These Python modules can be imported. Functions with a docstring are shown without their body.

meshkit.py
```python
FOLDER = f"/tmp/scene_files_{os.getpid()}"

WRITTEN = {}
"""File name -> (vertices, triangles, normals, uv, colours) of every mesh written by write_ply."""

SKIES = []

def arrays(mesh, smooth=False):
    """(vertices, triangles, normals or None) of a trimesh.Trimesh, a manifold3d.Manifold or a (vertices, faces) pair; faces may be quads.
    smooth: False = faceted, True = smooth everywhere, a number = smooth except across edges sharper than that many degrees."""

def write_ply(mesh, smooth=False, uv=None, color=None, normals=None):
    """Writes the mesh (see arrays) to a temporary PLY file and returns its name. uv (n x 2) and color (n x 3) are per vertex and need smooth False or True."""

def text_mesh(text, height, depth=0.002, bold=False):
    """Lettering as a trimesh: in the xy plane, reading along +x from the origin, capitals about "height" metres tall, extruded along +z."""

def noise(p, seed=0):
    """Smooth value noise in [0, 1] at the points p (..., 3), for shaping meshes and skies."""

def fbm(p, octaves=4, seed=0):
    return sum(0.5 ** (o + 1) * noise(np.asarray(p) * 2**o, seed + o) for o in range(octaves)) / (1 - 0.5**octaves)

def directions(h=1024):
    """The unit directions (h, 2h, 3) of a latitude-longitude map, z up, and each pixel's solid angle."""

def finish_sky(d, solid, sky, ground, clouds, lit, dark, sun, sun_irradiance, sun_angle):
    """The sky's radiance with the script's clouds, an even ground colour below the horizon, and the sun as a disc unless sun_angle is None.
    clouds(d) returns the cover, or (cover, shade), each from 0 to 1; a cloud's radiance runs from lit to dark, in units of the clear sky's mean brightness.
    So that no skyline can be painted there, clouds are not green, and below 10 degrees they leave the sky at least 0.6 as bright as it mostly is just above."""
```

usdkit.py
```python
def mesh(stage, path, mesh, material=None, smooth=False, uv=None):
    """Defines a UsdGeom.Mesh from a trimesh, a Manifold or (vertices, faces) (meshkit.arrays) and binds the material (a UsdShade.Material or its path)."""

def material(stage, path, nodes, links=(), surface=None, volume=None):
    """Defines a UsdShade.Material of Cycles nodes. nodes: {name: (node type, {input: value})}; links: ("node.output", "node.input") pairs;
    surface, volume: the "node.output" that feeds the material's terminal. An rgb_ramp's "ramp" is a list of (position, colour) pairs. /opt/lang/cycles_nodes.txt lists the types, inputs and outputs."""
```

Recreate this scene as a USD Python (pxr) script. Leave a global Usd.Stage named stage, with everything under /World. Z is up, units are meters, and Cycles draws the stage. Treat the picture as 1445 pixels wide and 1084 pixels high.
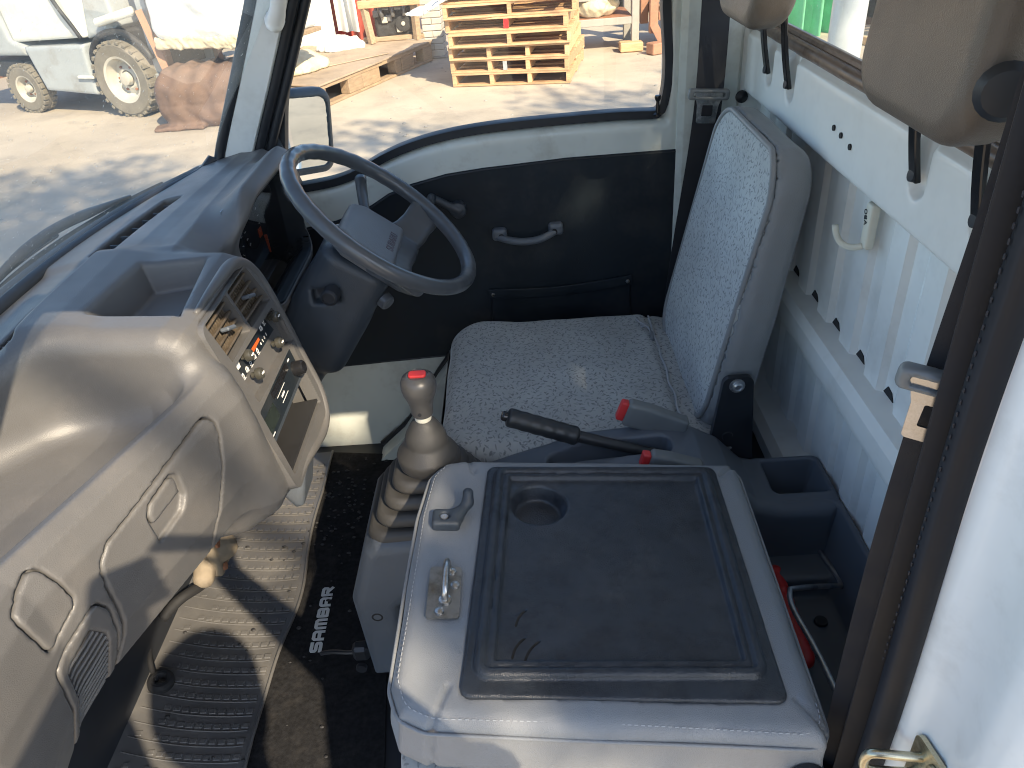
import math, random
import numpy as np, trimesh
import usdkit, meshkit
from pxr import Usd, UsdGeom, UsdLux, UsdShade, Gf, Sdf, Vt
from shapely.geometry import Polygon, LineString
from shapely import affinity

stage = Usd.Stage.CreateInMemory()
UsdGeom.SetStageUpAxis(stage, UsdGeom.Tokens.z)
UsdGeom.SetStageMetersPerUnit(stage, 1.0)
WORLD = UsdGeom.Xform.Define(stage, '/World').GetPrim()
stage.SetDefaultPrim(WORLD)
UsdGeom.Scope.Define(stage, '/World/Looks')

# ------------------------------------------------------------------ camera (cab frame: x to the truck's rear, y to its right, z up, cab floor z = 0)
R = np.array([[0.99732921, -0.0658034, -0.03169162], [-0.00963157, -0.54861416, 0.83602018], [-0.07239944, -0.8334821, -0.54778272]])
EYE = (0.0, -0.32, 1.27)
cam = UsdGeom.Camera.Define(stage, '/World/camera')
cam.CreateHorizontalApertureAttr(36.0); cam.CreateVerticalApertureAttr(27.0)
cam.CreateFocalLengthAttr(36.0 * 1085 / 1445)
cam.CreateClippingRangeAttr(Gf.Vec2f(0.05, 500))
xa, ya, za = R[:, 0], -R[:, 1], -R[:, 2]
cam.AddTransformOp().Set(Gf.Matrix4d(*xa, 0, *ya, 0, *za, 0, *EYE, 1))
cam.CreateExposureAttr(1.08)

# ------------------------------------------------------------------ sky and sun
SUN = np.array([0.62, -1.0, 0.94]); SUN /= np.linalg.norm(SUN)
skymat = usdkit.material(stage, '/World/Looks/sky_look', {
    'sky': ('sky_texture', {'sky_type': 'single_scattering', 'sun_disc': False, 'sun_elevation': math.asin(SUN[2]), 'sun_rotation': math.atan2(SUN[0], SUN[1])}),
    'tint': ('mix', {'mix_type': 'multiply', 'fac': 1.0, 'color2': (.92, 1.0, 1.09)}),
    'bg': ('background_shader', {'strength': 0.15})}, [('sky.color', 'tint.color1'), ('tint.color', 'bg.color')], surface='bg.background')
dome = UsdLux.DomeLight.Define(stage, '/World/sky')
UsdShade.MaterialBindingAPI.Apply(dome.GetPrim()).Bind(skymat)
dome.GetPrim().SetCustomDataByKey('kind', 'structure')
sun = UsdLux.DistantLight.Define(stage, '/World/sun')
sun.CreateIntensityAttr(1.25); sun.CreateAngleAttr(0.53); sun.CreateNormalizeAttr(True); sun.CreateColorAttr(Gf.Vec3f(1.0, 0.845, 0.63))
zz = SUN; xx = np.cross([0, 0, 1.0], zz); xx /= np.linalg.norm(xx); yy = np.cross(zz, xx)
sun.AddTransformOp().Set(Gf.Matrix4d(*xx, 0, *yy, 0, *zz, 0, 0, 0, 0, 1))

# spots of tree shade wanted by the photograph: a point the sun's ray passes on its way down, clump radius, leaves
SHADE = [((.50, .95, 1.16), .42, 330), ((.50, .50, 1.16), .34, 260), ((.5, .34, 1.08), .26, 220), ((.5, 1.18, 1.18), .26, 170), ((.34, .21, .95), .30, 260), ((.36, .16, .62), .26, 200), ((.16, .42, .5), .34, 260), ((-.05, .30, .5), .22, 90), ((.02, .60, .5), .22, 90), ((-1.2, 6.6, -.62), .8, 300), ((.8, 7.4, -.62), .9, 330), ((-.2, 5.6, -.62), .8, 300), ((1.7, 6.2, -.62), .8, 260), ((-2.6, 5.0, -.62), .9, 700), ((-4.2, 5.4, -.62), 1.1, 1100), ((-3.2, 4.2, -.62), .9, 900), ((-5.6, 5.8, -.62), 1.1, 800), ((-3.4, 5.9, -.62), .8, 380), ((-4.6, 4.2, -.62), .9, 700), ((.4, 8.9, .2), .5, 90), ((2.4, 8.6, -.62), .8, 200)]

# ------------------------------------------------------------------ scene helpers
USED = {}
def numbered(parent, name):
    k = USED.get((parent, name), 0); USED[(parent, name)] = k + 1
    return f'{parent}/{name}' if k == 0 else f'{parent}/{name}_{k:03d}'
ORIGIN = {}
def setdata(p, label=None, cat=None, group=None, kind=None):
    for k, v in (('label', label), ('category', cat), ('group', group), ('kind', kind)):
        if v: p.SetCustomDataByKey(k, v)
def thing(name, label, cat, loc=(0, 0, 0), group=None, kind=None, rotz=None):
    path = numbered('/World', name)
    x = UsdGeom.Xform.Define(stage, path); x.AddTranslateOp().Set(Gf.Vec3d(*map(float, loc)))
    if rotz is not None: x.AddRotateZOp().Set(float(rotz))
    ORIGIN[path] = np.array(loc, float) if rotz is None else np.zeros(3)
    setdata(x.GetPrim(), label, cat, group, kind)
    return path
def tm(m):
    if isinstance(m, (list,)): return trimesh.util.concatenate([tm(a) for a in m])
    if hasattr(m, 'to_mesh'):
        q = m.to_mesh(); return trimesh.Trimesh(q.vert_properties[:, :3], q.tri_verts, process=False)
    return m
def part(parent, name, mesh, mat, smooth=30, label=None, kind=None):
    """One mesh prim under parent, given in world coordinates (or in the thing's own frame where the thing is turned)."""
    mesh = tm(mesh); o = ORIGIN.get(parent, np.zeros(3))
    m2 = mesh.copy(); m2.apply_translation(-o)
    path = numbered(parent, name); ORIGIN[path] = o
    usdkit.mesh(stage, path, m2, LOOK[mat] if isinstance(mat, str) else mat, smooth=smooth)
    setdata(stage.GetPrimAtPath(path), label, kind=kind)
    return path
def single(name, mesh, mat, label, cat, smooth=30, group=None, kind=None):
    mesh = tm(mesh); path = numbered('/World', name)
    usdkit.mesh(stage, path, mesh, LOOK[mat], smooth=smooth)
    setdata(stage.GetPrimAtPath(path), label, cat, group, kind)
    return path
def copy_of(src, name, loc, rotz, label, cat, group=None):
    path = numbered('/World', name)
    x = UsdGeom.Xform.Define(stage, path)
    x.GetPrim().GetReferences().AddInternalReference(src)
    x.ClearXformOpOrder()
    x.AddTranslateOp().Set(Gf.Vec3d(*map(float, loc))); x.AddRotateZOp().Set(float(rotz))
    x.GetPrim().SetInstanceable(True)
    setdata(x.GetPrim(), label, cat, group)
    return path

# ------------------------------------------------------------------ solid helpers
def box(lo, hi, c=0.0):
    """Box with chamfered edges."""
    lo, hi = np.array(lo, float), np.array(hi, float); s = hi - lo
    c = min(c, 0.45 * s.min())
    if c <= 0:
        b = trimesh.creation.box(s); b.apply_translation((lo + hi) / 2); return b
    pts = []
    for sx in (0, 1):
        for sy in (0, 1):
            for sz in (0, 1):
                for k in range(3):
                    q = np.array([sx, sy, sz]) * s
                    for a in range(3):
                        if a != k: q[a] += c if (sx, sy, sz)[a] == 0 else -c
                    pts.append(q + lo)
    return trimesh.convex.convex_hull(np.array(pts))
def turn(m, axis, deg, about=(0, 0, 0)):
    m = m.copy(); m.apply_transform(trimesh.transformations.rotation_matrix(math.radians(deg), axis, about)); return m
def moved(m, v):
    m = m.copy(); m.apply_translation(v); return m
def tube(points, r, sides=10, cap=True):
    p = np.asarray(points, float); n = len(p)
    t = np.gradient(p, axis=0); t /= np.linalg.norm(t, axis=1, keepdims=True) + 1e-12
    a = np.zeros_like(p); ref = np.array([0, 0, 1.0]) if abs(t[0][2]) < .9 else np.array([1.0, 0, 0])
    a[0] = np.cross(t[0], ref); a[0] /= np.linalg.norm(a[0])
    for i in range(1, n):
        q = a[i - 1] - t[i] * np.dot(a[i - 1], t[i]); a[i] = q / (np.linalg.norm(q) + 1e-12)
    b = np.cross(t, a); ang = np.arange(sides) * 2 * np.pi / sides
    rr = np.broadcast_to(r, (n,))
    v = p[:, None] + rr[:, None, None] * (np.cos(ang)[None, :, None] * a[:, None] + np.sin(ang)[None, :, None] * b[:, None])
    i, j = np.meshgrid(np.arange(n - 1), np.arange(sides), indexing='ij'); j2 = (j + 1) % sides
    q = np.stack([i * sides + j, i * sides + j2, (i + 1) * sides + j2, (i + 1) * sides + j], -1).reshape(-1, 4)
    f = [q[:, [0, 1, 2]], q[:, [0, 2, 3]]]; V = v.reshape(-1, 3)
    if cap:
        V = np.vstack([V, p[0], p[-1]]); k = np.arange(sides); k2 = (k + 1) % sides
        f += [np.stack([np.full(sides, n * sides), k2, k], 1), np.stack([np.full(sides, n * sides + 1), (n - 1) * sides + k, (n - 1) * sides + k2], 1)]
    m = trimesh.Trimesh(V, np.vstack(f), process=False)
    return m
def smoothpath(pts, n=40, closed=False):
    from scipy.interpolate import CubicSpline
    p = np.asarray(pts, float)
    if closed: p = np.vstack([p, p[:1]])
    d = np.r_[0, np.cumsum(np.linalg.norm(np.diff(p, axis=0), axis=1))]
    cs = CubicSpline(d, p, bc_type='periodic' if closed else 'natural')
    return cs(np.linspace(0, d[-1], n + (1 if closed else 0)))[:n if closed else None]
def loop_tube(pts, r, sides=8):
    p = np.asarray(pts, float); return tube(np.vstack([p, p[:2]]), r, sides, cap=False)
def cyl(a, b, r, r2=None, sides=24, bev=0.0):
    a, b = np.array(a, float), np.array(b, float); r2 = r if r2 is None else r2
    L = np.linalg.norm(b - a)
    if bev > 0:
        prof = [(0, 0), (r - bev, 0), (r, bev), (r2, L - bev), (r2 - bev, L), (0, L)]
    else: prof = [(0, 0), (r, 0), (r2, L), (0, L)]
    m = trimesh.creation.revolve(np.array(prof), sections=sides)
    m.apply_transform(trimesh.geometry.align_vectors([0, 0, 1], (b - a) / L)); m.apply_translation(a); return m
def lathe(prof, base, axis=(0, 0, 1), sides=32):
    m = trimesh.creation.revolve(np.array(prof, float), sections=sides)
    m.apply_transform(trimesh.geometry.align_vectors([0, 0, 1], np.array(axis, float) / np.linalg.norm(axis))); m.apply_translation(base); return m
def prism(poly, z0, z1, frame=None):
    """Extrude a 2-D polygon (list or shapely) from z0 to z1; frame = (origin, ex, ey, ez)."""
    P = poly if hasattr(poly, 'geom_type') else Polygon(poly)
    gs = list(P.geoms) if hasattr(P, 'geoms') else [P]
    m = trimesh.util.concatenate([trimesh.creation.extrude_polygon(g, z1 - z0, engine='earcut') for g in gs])
    m.apply_translation([0, 0, z0])
    if frame is not None:
        o, ex, ey, ez = [np.array(q, float) for q in frame]
        T = np.eye(4); T[:3, 0], T[:3, 1], T[:3, 2], T[:3, 3] = ex, ey, ez, o
        m.apply_transform(T)
        if np.linalg.det(T[:3, :3]) < 0: m.invert()
    return m
XZ = lambda y: ((0, y, 0), (1, 0, 0), (0, 0, 1), (0, 1, 0))    # polygon in (x, z), extruded along y
YZ = lambda x: ((x, 0, 0), (0, 1, 0), (0, 0, 1), (1, 0, 0))    # polygon in (y, z), extruded along x

# ---- signed distance solids, meshed by surface nets
def V_(p): return p[:, 0], p[:, 1], p[:, 2]
def smin(a, b, k): h = np.clip(.5 + .5 * (b - a) / k, 0, 1); return b + (a - b) * h - k * h * (1 - h)
def smax(a, b, k): return -smin(-a, -b, k)
def cut(a, b, k=.004): return smax(a, -b, k)
def rbox(p, c, h, r=.01):
    q = np.abs(p - np.array(c, np.float32)) - (np.array(h, np.float32) - r)
    return np.linalg.norm(np.maximum(q, 0), axis=1) + np.minimum(q.max(1), 0) - r
def seg(p, a, b, ra, rb=None):
    a, b = np.array(a, float), np.array(b, float); rb = ra if rb is None else rb
    t = np.clip(((p - a) @ (b - a)) / np.dot(b - a, b - a), 0, 1)
    return np.linalg.norm(p - a - t[:, None] * (b - a), axis=1) - (ra + (rb - ra) * t)
def poly2(u, v, pts):
    pts = np.array(pts, float); d = np.full(len(u), 1e9); s = np.ones(len(u))
    n = len(pts)
    for i in range(n):
        a, b = pts[i], pts[i - 1]; e = b - a
        wx, wy = u - a[0], v - a[1]
        t = np.clip((wx * e[0] + wy * e[1]) / np.dot(e, e), 0, 1)
        d = np.minimum(d, (wx - e[0] * t) ** 2 + (wy - e[1] * t) ** 2)
        c1, c2, c3 = v >= a[1], v < b[1], e[0] * wy > e[1] * wx
        s = np.where((c1 & c2 & c3) | (~c1 & ~c2 & ~c3), -s, s)
    return s * np.sqrt(d)
def extr(d2, w, half, r=.01):
    """2-D distance d2 and axial offset w -> rounded solid."""
    a, b = d2 + r, np.abs(w) - half + r
    return np.minimum(np.maximum(a, b), 0) + np.sqrt(np.maximum(a, 0) ** 2 + np.maximum(b, 0) ** 2) - r
def nets(f, lo, hi, h):
    lo, hi = np.array(lo, float), np.array(hi, float)
    n = np.ceil((hi - lo) / h).astype(int) + 2; B = 6
    n = ((n + B - 1) // B) * B
    nb = n // B
    ci = np.stack(np.meshgrid(*[np.arange(k) for k in nb], indexing='ij'), -1).reshape(-1, 3)
    cc = lo + (ci * B + (B - 1) / 2) * h
    vc = f(cc)
    V = np.repeat(np.repeat(np.repeat(np.where(vc > 0, 1.0, -1.0).reshape(nb).astype(np.float32), B, 0), B, 1), B, 2)
    act = ci[np.abs(vc) < B * h * 1.5]
    off = np.stack(np.meshgrid(*[np.arange(B)] * 3, indexing='ij'), -1).reshape(-1, 3)
    idx = (act[:, None] * B + off[None]).reshape(-1, 3)
    for s in range(0, len(idx), 400000):
        q = idx[s:s + 400000]; V[q[:, 0], q[:, 1], q[:, 2]] = f(lo + q * h)
    S = V < 0
    cells = np.zeros(n - 1, bool); allin = np.ones(n - 1, bool)
    for o in np.ndindex(2, 2, 2):
        sl = tuple(slice(o[k], n[k] - 1 + o[k]) for k in range(3)); cells |= S[sl]; allin &= S[sl]
    cells &= ~allin
    cid = np.full(n - 1, -1, np.int64); cl = np.argwhere(cells); cid[tuple(cl.T)] = np.arange(len(cl))
    acc, cnt = np.zeros((len(cl), 3)), np.zeros(len(cl))
    for a in range(3):
        for o in np.ndindex(2, 2):
            c0 = np.zeros(3, int); oth = [k for k in range(3) if k != a]; c0[oth[0]], c0[oth[1]] = o; c1 = c0.copy(); c1[a] = 1
            g0, g1 = cl + c0, cl + c1
            v0, v1 = V[tuple(g0.T)], V[tuple(g1.T)]; m = (v0 < 0) != (v1 < 0)
            t = (v0 / np.where(v0 == v1, 1, v0 - v1))[m]
            q = g0[m].astype(float); q[:, a] += t; acc[m] += q; cnt[m] += 1
    vert = lo + acc / cnt[:, None] * h
    F = []
    for a in range(3):
        b, c = (a + 1) % 3, (a + 2) % 3
        sl0 = [slice(None)] * 3; sl1 = [slice(None)] * 3; sl0[a] = slice(0, -1); sl1[a] = slice(1, None)
        ch = S[tuple(sl0)] != S[tuple(sl1)]
        e = np.argwhere(ch); ok = (e[:, b] > 0) & (e[:, c] > 0) & (e[:, b] < n[b] - 1) & (e[:, c] < n[c] - 1); e = e[ok]
        eb, ec = np.zeros(3, int), np.zeros(3, int); eb[b] = 1; ec[c] = 1
        q = np.stack([cid[tuple((e - eb - ec).T)], cid[tuple((e - ec).T)], cid[tuple(e.T)], cid[tuple((e - eb).T)]], 1)
        ins = S[tuple(e.T)]
        q = np.where(ins[:, None], q, q[:, ::-1]); F.append(q)
    Q = np.vstack(F); Q = Q[(Q >= 0).all(1)]
    for _ in range(2):
        d = f(vert); g = np.stack([f(vert + np.eye(3)[k] * h * .25) - f(vert - np.eye(3)[k] * h * .25) for k in range(3)], 1) / (h * .5)
        g2 = np.maximum((g ** 2).sum(1), .25)
        st = g * (d / g2)[:, None]; L = np.linalg.norm(st, axis=1, keepdims=True)
        vert = vert - st * np.minimum(1, .5 * h / np.maximum(L, 1e-9))
    return trimesh.Trimesh(vert, np.vstack([Q[:, [0, 1, 2]], Q[:, [0, 2, 3]]]), process=False)
def eased(m, it=4, lam=.5, mu=-.52):
    """Taubin smoothing: takes the grid's stair steps out of narrow grooves."""
    from scipy.sparse import coo_matrix
    f = m.faces; n = len(m.vertices); i = np.r_[f[:, 0], f[:, 1], f[:, 2], f[:, 1], f[:, 2], f[:, 0]]; j = np.r_[f[:, 1], f[:, 2], f[:, 0], f[:, 0], f[:, 1], f[:, 2]]
    A = coo_matrix((np.ones(len(i)), (i, j)), shape=(n, n)).tocsr(); A.data[:] = 1; dg = np.maximum(np.asarray(A.sum(1)).ravel(), 1)
    v = np.array(m.vertices)
    for _ in range(it):
        for k in (lam, mu): v = v + k * (A @ v / dg[:, None] - v)
    m.vertices = v; return m

# ------------------------------------------------------------------ looks
LOOK = {}
def look(name, nodes, links, surface):
    LOOK[name] = usdkit.material(stage, f'/World/Looks/{name}', nodes, links, surface=surface)
def mul(c, k): return tuple(min(.95, x * k) for x in c)
def M(name, col, rough=.5, metal=0.0, var=.12, vscale=7.0, bump=0.0, bscale=500.0, btype='noise', spec=.5, rvar=.12, dirt=None, dscale=18.0, damt=.35, coat=0.0, obj=False, rand=0.0, stretch=None, extra=None):
    nodes = {'geo': ('geometry', {}), 'n1': ('noise_texture', {'scale': vscale, 'detail': 5.0, 'roughness': .6}),
             'r1': ('rgb_ramp', {'ramp': [(.25, mul(col, 1 - var)), (.75, mul(col, 1 + var))]}),
             'p': ('principled_bsdf', {'metallic': metal, 'specular_ior_level': spec, 'coat_weight': coat, 'coat_roughness': .15}),
             'mr': ('map_range', {'from_min': .3, 'from_max': .7, 'to_min': max(.02, rough - rvar), 'to_max': min(1, rough + rvar)})}
    if obj: nodes['geo'] = ('texture_coordinate', {})
    src = 'geo.object' if obj else 'geo.position'
    links = []
    if stretch:
        nodes['mp'] = ('mapping', {'scale': stretch}); links.append((src, 'mp.vector')); src = 'mp.vector'
    links += [(src, 'n1.vector'), ('n1.fac', 'r1.fac'), ('n1.fac', 'mr.value'), ('mr.result', 'p.roughness')]
    col_out = 'r1.color'
    if rand:
        nodes['oi'] = ('object_info', {}); nodes['rr'] = ('map_range', {'to_min': 1 - rand, 'to_max': 1 + rand}); nodes['mm'] = ('vector_math', {'math_type': 'scale'})
        links += [('oi.random', 'rr.value'), (col_out, 'mm.vector1'), ('rr.result', 'mm.scale')]; col_out = 'mm.vector'
    if dirt is not None:
        nodes['nd'] = ('noise_texture', {'scale': dscale, 'detail': 8.0, 'roughness': .7}); nodes['rd'] = ('map_range', {'from_min': .5, 'from_max': .72, 'to_min': 0.0, 'to_max': damt, 'clamp': True})
        nodes['md'] = ('mix', {'color2': dirt})
        links += [(src, 'nd.vector'), ('nd.fac', 'rd.value'), ('rd.result', 'md.fac'), (col_out, 'md.color1')]; col_out = 'md.color'
    links.append((col_out, 'p.base_color'))
    if bump:
        nodes['nb'] = ('voronoi_texture', {'scale': bscale}) if btype == 'voronoi' else ('noise_texture', {'scale': bscale, 'detail': 3.0})
        nodes['b'] = ('bump', {'strength': bump, 'distance': .001})
        links += [(src, 'nb.vector'), ('nb.distance' if btype == 'voronoi' else 'nb.fac', 'b.height'), ('b.normal', 'p.normal')]
    look(name, nodes, links, 'p.BSDF')

M('dash_plastic', (.100, .097, .094), .44, var=.07, vscale=5, bump=.2, bscale=900, btype='voronoi', dirt=(.19, .17, .15), dscale=9, damt=.25)
M('dark_plastic', (.036, .045, .056), .42, var=.2, bump=.3, bscale=900, btype='voronoi', dirt=(.12, .11, .10), damt=.15)
M('wheel_plastic', (.070, .075, .081), .22, var=.08, vscale=9, bump=.12, bscale=900, rvar=.08)
M('wheel_pad', (.135, .137, .14), .5, var=.06, bump=.3, bscale=900, btype='voronoi')
M('wheel_emboss', (.07, .05, .053), .5, var=.06)
M('carpet_grey', (.06, .06, .06), .95, var=.3, vscale=90, bump=.8, bscale=600, spec=.1)
M('knob_grey', (.062, .060, .058), .36, var=.10, vscale=25, bump=.1, bscale=900)
M('black_grip', (.016, .017, .018), .38, var=.2, bump=.15, bscale=900)
M('buckle_grey', (.135, .142, .14), .42, var=.08, vscale=20)
M('knob_dark', (.045, .043, .035), .25, var=.15)
M('dull_steel', (.30, .285, .26), .38, metal=.9, var=.3, vscale=35)
M('tray_plastic', (.021, .025, .031), .34, var=.3, vscale=20, bump=.7, bscale=520, btype='noise', dirt=(.10, .10, .10), dscale=12, damt=.28)
M('console_plastic', (.088, .102, .120), .45, var=.12, bump=.3, bscale=900, btype='voronoi', dirt=(.16, .15, .14), damt=.2)
M('boot_rubber', (.048, .046, .043), .55, var=.12, bump=.3, bscale=800)
M('black_vinyl', (.0105, .0155, .0205), .55, spec=.3, var=.25, bump=.3, bscale=1200, btype='voronoi', dirt=(.05, .048, .045), dscale=5, damt=.5)
M('seal_rubber', (.0085, .0095, .0125), .6, var=.3, bump=.2, bscale=300, spec=.35)
M('black_rubber', (.014, .016, .020), .5, var=.3, bump=.2, bscale=300)
M('black_gloss', (.012, .012, .013), .15, var=.2)
M('white_paint', (.69, .70, .67), .28, var=.05, vscale=4, coat=.3, rvar=.08, dirt=(.42, .41, .37), dscale=11, damt=.35)
M('cream_paint', (.56, .58, .53), .32, var=.06, vscale=4, coat=.2, dirt=(.30, .27, .22), dscale=10, damt=.5)
M('trim_white', (.66, .655, .62), .4, var=.04, bump=.1, bscale=900, dirt=(.45, .44, .40), dscale=14, damt=.25)
M('seat_vinyl', (.222, .231, .238), .42, var=.06, vscale=9, bump=.35, bscale=850, btype='voronoi', dirt=(.18, .175, .165), dscale=8, damt=.3)
M('gusset_vinyl', (.19, .197, .20), .44, var=.08, bump=.35, bscale=850, btype='voronoi', dirt=(.16, .155, .15), damt=.2)
M('headrest_vinyl', (.105, .084, .066), .42, var=.1, bump=.3, bscale=850, btype='voronoi')
M('belt_web', (.0125, .013, .0175), .6, var=.2, bump=.5, bscale=900, stretch=(1, 1, 4))
M('mat_rubber', (.098, .095, .092), .5, var=.14, vscale=10, bump=.25, bscale=500, dirt=(.14, .13, .115), dscale=10, damt=.5)
M('carpet', (.017, .017, .018), .95, var=.5, vscale=120, bump=1.0, bscale=700, spec=.1, dirt=(.06, .055, .05), dscale=25, damt=.35)
M('letter_white', (.55, .55, .53), .6, var=.1)
M('print_white', (.75, .74, .70), .5, var=.05)
M('print_grey', (.35, .36, .37), .5, var=.05)
M('print_display', (.018, .023, .018), .2, var=.1)
M('red_plastic', (.50, .03, .03), .38, var=.1)
M('orange_paint', (.75, .11, .02), .5, var=.1)
M('blue_paint', (.10, .22, .55), .5, var=.1)
M('steel', (.52, .50, .47), .3, metal=1.0, var=.2, vscale=30, rvar=.12)
M('zinc', (.60, .54, .38), .32, metal=1.0, var=.2, vscale=25)
M('wire_steel', (.42, .43, .44), .35, metal=.85, var=.15, vscale=25)
M('beige_plastic', (.62, .60, .50), .45, var=.06)
M('beige_metal', (.22, .18, .13), .8, metal=.0, var=.3, vscale=25, bump=.4, bscale=80)
M('brown_rubber', (.10, .065, .045), .35, var=.3, vscale=20)
M('insole_dark', (.012, .012, .013), .8, var=.3)
M('smoked_vent', (.085, .066, .046), .55, var=.3, vscale=40, dirt=(.20, .16, .11), dscale=60, damt=.5)
# outside
M('ground_concrete', (.43, .36, .275), .9, var=.22, vscale=.8, bump=.7, bscale=60, dirt=(.22, .19, .155), dscale=2.2, damt=.55)
M('wood_light', (.53, .325, .17), .75, var=.34, vscale=10, bump=.4, bscale=60, obj=True, rand=.22, stretch=(1, 6, 6))
M('wood_grey', (.31, .215, .135), .8, var=.28, vscale=8, bump=.4, bscale=60, obj=True, rand=.2, stretch=(1, 6, 6))
M('plywood', (.36, .27, .19), .8, var=.25, vscale=4, dirt=(.14, .11, .085), dscale=3, damt=.5)
M('cloth_white', (.72, .70, .64), .85, var=.08, vscale=5, bump=.5, bscale=40)
M('cloth_cream', (.60, .50, .33), .85, var=.15, vscale=5, bump=.5, bscale=40)
M('cloth_red', (.42, .07, .045), .85, var=.2, vscale=6)
M('cloth_brown', (.155, .095, .065), .8, var=.25, vscale=9, bump=.8, bscale=25)
M('strap_brown', (.28, .16, .09), .7, var=.15)
M('tarp_green', (.14, .42, .22), .55, var=.25, vscale=5)
M('lift_grey', (.36, .38, .38), .42, var=.08, vscale=3, dirt=(.22, .19, .15), dscale=4, damt=.5)
M('lift_white', (.66, .65, .58), .45, var=.08, vscale=3, dirt=(.36, .32, .24), dscale=4, damt=.45)
M('tyre', (.19, .165, .125), .85, var=.2, vscale=9, bump=.4, bscale=60)
M('rim_cream', (.50, .46, .38), .5, var=.15, vscale=8)
M('rust_steel', (.27, .12, .065), .75, var=.3, vscale=8, bump=.3, bscale=60)
M('rust_light', (.34, .17, .10), .75, var=.25, vscale=8, bump=.3, bscale=60)
M('rack_grey', (.34, .31, .27), .6, var=.15, vscale=6)
M('engine_metal', (.17, .165, .16), .45, metal=.6, var=.5, vscale=14, bump=.5, bscale=40)
M('engine_dark', (.025, .024, .024), .6, var=.5, vscale=12)
M('brick_white', (.50, .45, .38), .85, var=.2, vscale=6, obj=False, bump=.4, bscale=60)
M('mortar', (.30, .27, .23), .9, var=.1)
M('skin', (.45, .26, .18), .5, var=.06)
M('shirt', (.12, .14, .20), .85, var=.1)
M('trousers', (.05, .055, .07), .85, var=.1)
M('hair', (.02, .015, .012), .6)
M('bark', (.10, .075, .05), .9, var=.3, vscale=9, bump=.6, bscale=30)

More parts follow.
